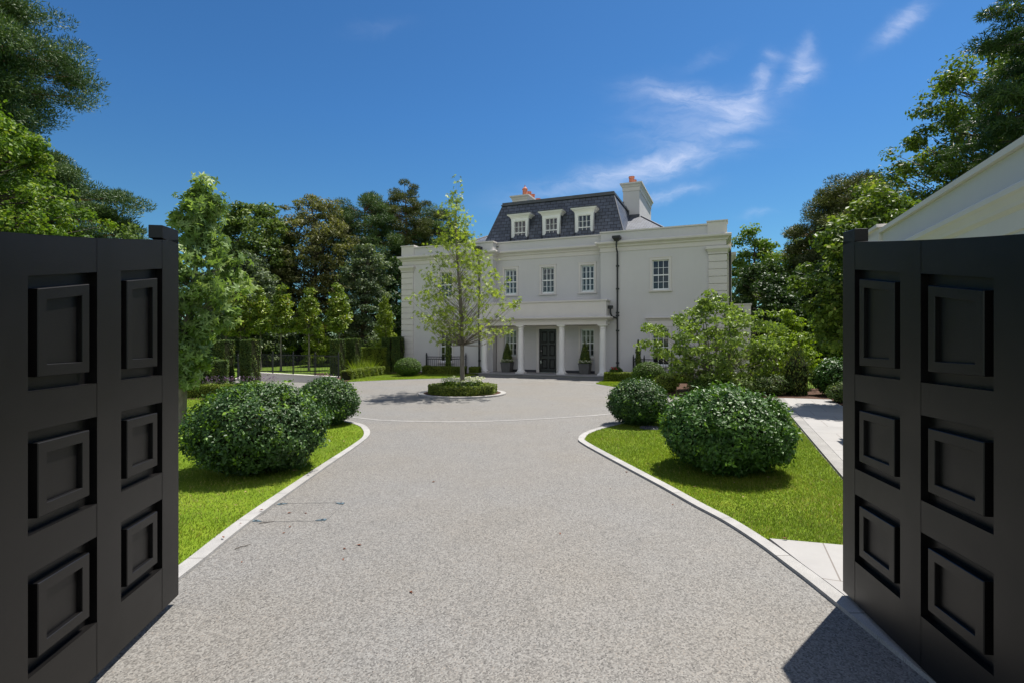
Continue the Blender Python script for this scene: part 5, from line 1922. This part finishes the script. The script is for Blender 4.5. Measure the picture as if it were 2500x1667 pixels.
# magnolia standards in a row, one grown, the others copies turned round
mg = tree('magnolia_tree', 'magnolia standard with clear stem, first of the row from the sweetgum', 'tree', -18.0, 33.0, 5.1, 2.3,
          [(0, 0.45), (0.14, 0.82), (0.4, 0.62), (0.7, 0.34), (0.9, 0.14), (1, 0.04)], 110, 34, 0.26, 0.19, 0.08, L['magnolia'], M['bark_grey'], 0.06, 63, 'leaf', 0.8, (0.05, 0), 'row of magnolia standards', 0.2, 0.12, 0.5)
for k, (x, s_, lab) in enumerate(((-17.1, 0.95, 'magnolia standard second from the sweetgum, its foot behind the yew piers'), (-16.0, 1.04, 'tallest stemmed magnolia standard just right of the yew pier with the railing end'),
                                  (-14.4, 1.05, 'magnolia standard rising over the second bay of the ramp railing'), (-12.75, 1.02, 'magnolia standard above the right half of the ramp railing'), (-11.0, 1.08, 'tallest magnolia standard, last of the row beside the yew pier'))):
    c = copy_tree(mg)
    c.location = (x, 33.0 + 0.4 * math.sin(k * 2), 0)
    c.rotation_euler = (0, 0, 1.3 + k * 1.9)
    c.scale = (s_, s_, s_)
    c['label'] = lab
BW = 'big trees behind the garden'
# the wood to the left
tree('hornbeam_tree', 'big leafy hornbeam rising above the gate leaf at the picture edge', 'tree', -22.9, 22.0, 12.2, 2.0,
     [(0, 3.2), (0.3, 3.9), (0.6, 3.6), (0.8, 2.6), (1, 0.6)], 520, 95, 0.55, 0.18, 0.12, L['hornbeam'], M['bark_dark'], 0.28, 71, 'leaf', 0.7, (0, 0), BW, 0.3, 0.2, 0.3)
tree('pine_tree', 'tall dark pine reaching past the top of the photo behind the hornbeam', 'tree', -32.6, 30.0, 24.0, 9.5,
     [(0, 6.3), (0.2, 5.4), (0.35, 4.2), (0.6, 6.0), (0.8, 5.6), (1, 1.2)], 520, 520, 1.15, 0.21, 0.055, L['pine'], M['bark_pine'], 0.35, 72, 'needle', 0.45, (0, 0), BW, 0.35, 0.25, 0.1, upbias=0.6)
tree('pine_tree', 'lower pine whose dark boughs reach out right of the hornbeam', 'tree', -26.4, 30.5, 12.6, 6.0,
     [(0, 3.2), (0.3, 3.9), (0.6, 2.6), (1, 0.5)], 130, 600, 0.85, 0.19, 0.048, L['pine'], M['bark_pine'], 0.25, 172, 'needle', 0.45, (0, 0), BW, 0.35, 0.35, 0.1, upbias=0.6)
tree('slim_tree', 'small tree top peeping over the gate leaf before the sweetgum', 'tree', -13.25, 18.0, 5.95, 2.5,
     [(0, 0.5), (0.6, 0.55), (1, 0.1)], 60, 50, 0.25, 0.12, 0.07, L['mid'], M['bark_dark'], 0.07, 73, 'leaf', 0.8, (0, 0), BW, 0.2, 0.15)
tree('broadleaf_tree', 'brown green round tree directly behind the sweetgum', 'tree', -21.2, 43.0, 13.0, 2.0,
     [(0, 3.6), (0.4, 4.0), (0.75, 3.2), (1, 1.1)], 360, 110, 0.78, 0.26, 0.17, L['mid'], M['bark_dark'], 0.25, 74, 'leaf', 0.5, (0, 0), BW, 0.3, 0.22)
tree('copper_tree', 'open olive brown tree with feathery top behind the magnolias', 'tree', -16.6, 44.0, 13.9, 2.5,
     [(0, 3.2), (0.35, 4.2), (0.7, 3.5), (0.9, 2.0), (1, 0.8)], 340, 95, 0.75, 0.26, 0.10, L['olive'], M['bark_dark'], 0.24, 75, 'leaf', 0.42, (0, 0), BW, 0.25, 0.25, 0.6)
tree('pine_tree', 'broad blue green pine behind the olive brown tree', 'tree', -13.6, 48.0, 15.0, 6.0,
     [(0, 2.9), (0.4, 3.5), (0.75, 3.0), (1, 1.1)], 190, 520, 0.85, 0.19, 0.050, L['pine'], M['bark_pine'], 0.3, 76, 'needle', 0.5, (0, 0), BW, 0.3, 0.22, 0.1, upbias=0.6)
tree('broadleaf_tree', 'grey green tree filling the gap beneath the blue green pine', 'tree', -11.4, 41.0, 9.3, 0.5,
     [(0, 2.1), (0.4, 2.4), (0.75, 1.9), (1, 0.6)], 230, 110, 0.55, 0.19, 0.11, L['greygreen'], M['bark_dark'], 0.16, 77, 'leaf', 0.55, (0, 0), BW, 0.3, 0.2)
tree('broadleaf_tree', 'lower grey green tree behind the first magnolias', 'tree', -19.6, 39.0, 8.0, 0.5,
     [(0, 2.8), (0.4, 3.2), (0.75, 2.5), (1, 0.8)], 270, 110, 0.6, 0.20, 0.12, L['greygreen'], M['bark_dark'], 0.16, 78, 'leaf', 0.55, (0, 0), BW, 0.3, 0.2)
tree('pine_tree', 'tall scots pine with bare orange trunk left of the house', 'tree', -10.4, 50.0, 16.6, 7.6,
     [(0, 2.2), (0.25, 1.6), (0.45, 2.5), (0.75, 2.3), (1, 0.6)], 130, 480, 0.70, 0.18, 0.048, L['pine_olive'], M['bark_pine'], 0.30, 79, 'needle', 0.5, (0.4, 0), BW, 0.35, 0.3, 0.1, upbias=0.6)
tree('pine_tree', 'dense dark pine behind the young island tree and the roof', 'tree', -7.2, 52.0, 14.6, 6.5,
     [(0, 2.2), (0.4, 3.0), (0.75, 2.6), (1, 0.8)], 160, 520, 0.82, 0.19, 0.050, L['pine'], M['bark_pine'], 0.28, 80, 'needle', 0.5, (0, 0), BW, 0.3, 0.2, 0.1, upbias=0.6)
tree('broadleaf_tree', 'dark shaded tree in the gap beside the house corner', 'tree', -9.4, 43.0, 8.6, 0.3,
     [(0, 1.5), (0.5, 1.7), (1, 0.4)], 130, 110, 0.6, 0.20, 0.12, L['darkgreen'], M['bark_dark'], 0.16, 81, 'leaf', 0.55, (0, 0), BW, 0.3, 0.2)
tree('cypress_tree', 'bright green pointed cypress close to the house corner', 'tree', -8.45, 35.0, 4.75, 0.2,
     [(0, 0.85), (0.3, 0.85), (0.7, 0.5), (1, 0.06)], 130, 60, 0.26, 0.16, 0.05, L['cypress'], M['bark_dark'], 0.07, 82, 'leaf', 0.9, (0, 0), None, 0.45, 0.1, 0.3, upbias=0.2)
tree('cypress_tree', 'yellow green cone shaped conifer on the lawn behind the railing', 'tree', -14.0, 37.5, 3.9, 0.3,
     [(0, 0.95), (0.3, 0.8), (0.7, 0.42), (1, 0.05)], 110, 60, 0.28, 0.16, 0.05, L['cypress'], M['bark_dark'], 0.07, 83, 'leaf', 0.7, (0, 0), None, 0.4, 0.15, 0.3, upbias=0.2)
tree('garden_shrub', 'broad lime green shrub on the lawn behind the railing', 'shrub', -18.4, 40.0, 2.7, 0.2,
     [(0, 1.6), (0.5, 1.7), (1, 0.6)], 120, 60, 0.4, 0.16, 0.11, L['lime'], M['bark_dark'], 0.06, 84, 'leaf', 0.5, (0, 0), None, 0.3, 0.2, 0.3, stems=4, spread=0.7)
# the wood to the right
tree('oak_tree', 'mid green oak beside the right hand corner of the house', 'tree', 18.4, 40.0, 10.3, 0.8,
     [(0, 2.6), (0.4, 2.9), (0.75, 2.2), (0.9, 1.1), (1, 0.4)], 230, 110, 0.65, 0.21, 0.13, L['hornbeam'], M['bark_dark'], 0.24, 91, 'leaf', 0.5, (0, 0), BW, 0.3, 0.25, 0.5)
tree('chestnut_tree', 'sweet chestnut with cream catkins between oak and scots pine', 'tree', 20.6, 36.5, 8.9, 0.8,
     [(0, 2.8), (0.4, 3.2), (0.75, 2.5), (1, 0.8)], 230, 110, 0.65, 0.22, 0.11, L['chestnut'], M['bark_dark'], 0.22, 92, 'leaf', 0.5, (0, 0), BW, 0.3, 0.25, 0.5)
tree('pine_tree', 'rounded scots pine standing beyond the corner of the garage', 'tree', 21.4, 33.0, 11.9, 3.8,
     [(0, 2.6), (0.4, 3.4), (0.75, 3.0), (1, 1.0)], 320, 520, 0.72, 0.16, 0.050, L['pine_olive'], M['bark_pine'], 0.28, 93, 'needle', 0.5, (0, 0), BW, 0.3, 0.22, 0.1, upbias=0.6)
tree('chestnut_tree', 'large spreading sweet chestnut overhanging the white garage roof', 'tree', 22.6, 24.5, 15.2, 4.5,
     [(0, 3.6), (0.25, 5.0), (0.55, 5.0), (0.8, 3.6), (1, 1.2)], 420, 110, 0.62, 0.20, 0.09, L['chestnut'], M['bark_dark'], 0.3, 94, 'leaf', 0.65, (0, 0), BW, 0.3, 0.25, 0.5)
tree('conifer_tree', 'dark conifer with drooping branches at the very edge above the garage', 'tree', 20.1, 19.0, 16.6, 5.0,
     [(0, 3.0), (0.5, 2.6), (0.75, 1.9), (1, 0.3)], 230, 420, 0.55, 0.18, 0.04, L['darkgreen'], M['bark_dark'], 0.26, 95, 'needle', 0.35, (0, 0), BW, 0.3, 0.25, -0.1, upbias=-0.1)
tree('slim_tree', 'small mid green tree between the path end and the garage corner', 'tree', 9.9, 13.9, 5.6, 1.7,
     [(0, 1.5), (0.5, 1.8), (1, 0.5)], 280, 90, 0.38, 0.14, 0.08, L['chestnut'], M['bark_dark'], 0.09, 96, 'leaf', 0.6, (0, 0), BW, 0.25, 0.2)  # tree brought near and broadened so its shadow falls across the path
for k, (x, y, h, r_, m_, lab) in enumerate(((14.9, 31.0, 6.4, 2.4, 'darkgreen', 'dark shaded tree behind the low wing of the house'), (18.6, 29.0, 7.2, 2.8, 'darkgreen', 'dark shaded tree behind the lime green garden tree'),
                                            (17.2, 24.5, 6.6, 1.9, 'hornbeam', 'tall dark green column of foliage just left of the gate post'), (22.0, 28.0, 7.5, 3.0, 'darkgreen', 'dark evergreen hidden behind gate and garage corner'))):
    tree('dark_tree', lab, 'tree', x, y, h, 0.15, [(0, r_), (0.5, r_), (0.8, r_ * 0.75), (1, 0.3)], 190, 110, 0.58, 0.19, 0.11, L[m_], M['bark_dark'], 0.18, 110 + k, 'leaf', 0.5, (0, 0), BW, 0.35, 0.2)
tree('dogwood_tree', 'spreading many stemmed dogwood with pale drooping leaves before the house', 'tree', 7.25, 18.6, 3.45, 0.45,
     [(0, 1.35), (0.2, 1.75), (0.42, 2.1), (0.65, 1.6), (0.85, 0.9), (1, 0.25)], 200, 42, 0.30, 0.155, 0.075, L['dogwood'], M['bark_grey'], 0.045, 97, 'leaf', 0.55, (0, 0), None, 0.2, 0.42, 0.5, stems=7, spread=0.9, upbias=0.2)
tree('garden_shrub', 'lime green tiered tree beside the dogwood and the path end', 'tree', 10.5, 20.3, 2.95, 0.3,
     [(0, 1.2), (0.35, 1.5), (0.65, 1.1), (0.85, 0.7), (1, 0.2)], 120, 60, 0.30, 0.13, 0.08, L['lime'], M['bark_grey'], 0.04, 98, 'leaf', 0.35, (0, 0), None, 0.2, 0.38, 0.5, stems=5, spread=0.8)
slender('upright_yew', 'upright bushy yew at the far end of the slab path', 9.55, 17.6, 1.65, 0.48, 53, L['yew'])
bush('laurel_shrub', 'dark glossy laurel shrub at the path end beside the gate post', 'bush', 10.7, 17.2, 0.75, 0.7, 1.25, 5000, 0.10, 0.05, L['laurel_green'], 54, None, 0.08)
bush('yew_shrub', 'low feathery yew shrub on the mulch beside the path', 'bush', 9.75, 15.3, 0.5, 0.5, 0.62, 3000, 0.07, 0.022, L['yew'], 55, None, 0.08)
bush('yew_shrub', 'low dark shrub beneath the dogwood near the path end', 'bush', 8.6, 17.5, 0.75, 0.5, 0.7, 3500, 0.07, 0.03, L['yew'], 56, None, 0.1)
bush('yew_shrub', 'low spreading green shrub at the foot of the dogwood stems', 'bush', 6.75, 17.75, 0.8, 0.45, 0.62, 4200, 0.07, 0.03, L['box'], 58, None, 0.1)
bush('yew_shrub', 'loose lime tinted shrub between dogwood foot and upright yew', 'bush', 7.9, 17.55, 0.6, 0.45, 0.58, 3200, 0.07, 0.035, L['dogwood'], 59, None, 0.12)
bush('box_shrub', 'yellow green mounded shrub behind the dark bush near the dogwood', 'bush', 5.45, 18.6, 0.45, 0.45, 0.66, 3000, 0.05, 0.03, L['box_yel'], 57, None, 0.06)
# thick undergrowth closing the view under the trees, past counting
def undergrowth(path, h, depth, n, seed, mat):
    rng = np.random.default_rng(seed)
    P0 = np.array(path, float)
    seg = np.linalg.norm(np.diff(P0, axis=0), axis=1)
    cum = np.append(0, np.cumsum(seg))
    nc = n // 70
    s = rng.uniform(0, cum[-1], nc)
    c = np.column_stack([np.interp(s, cum, P0[:, 0]) + rng.normal(0, depth, nc), np.interp(s, cum, P0[:, 1]) + rng.uniform(0, depth * 2, nc), h * rng.uniform(0, 1, nc) ** 1.3 * (0.7 + 0.3 * np.sin(s * 0.9 + seed))])
    ci = np.repeat(np.arange(nc), 70)
    d = unit(rng.normal(size=(len(ci), 3)))
    P = c[ci] + d * 0.75 * rng.uniform(0.3, 1, (len(ci), 1))
    P[:, 2] = np.maximum(P[:, 2], 0.05)
    V, F, idx = leaf_geo(P, d + rng.normal(size=d.shape) * 0.5, rng, 0.24, 0.15)
    tn = np.clip(0.5 * rng.uniform(0, 1, nc)[ci] + 0.5 * rng.uniform(0, 1, len(ci)), 0, 1)
    o = np_mesh('undergrowth', V, F, mat, None, tn[idx])
    prop(o, 'dense mixed undergrowth closing the view beneath the far trees', 'undergrowth', None, 'stuff')


undergrowth([(-48, 40), (-30, 50), (-6, 55)], 5.5, 1.5, 70000, 1, L['darkgreen'])
undergrowth([(12, 42), (22, 38), (34, 24)], 4.0, 1.2, 30000, 2, L['darkgreen'])
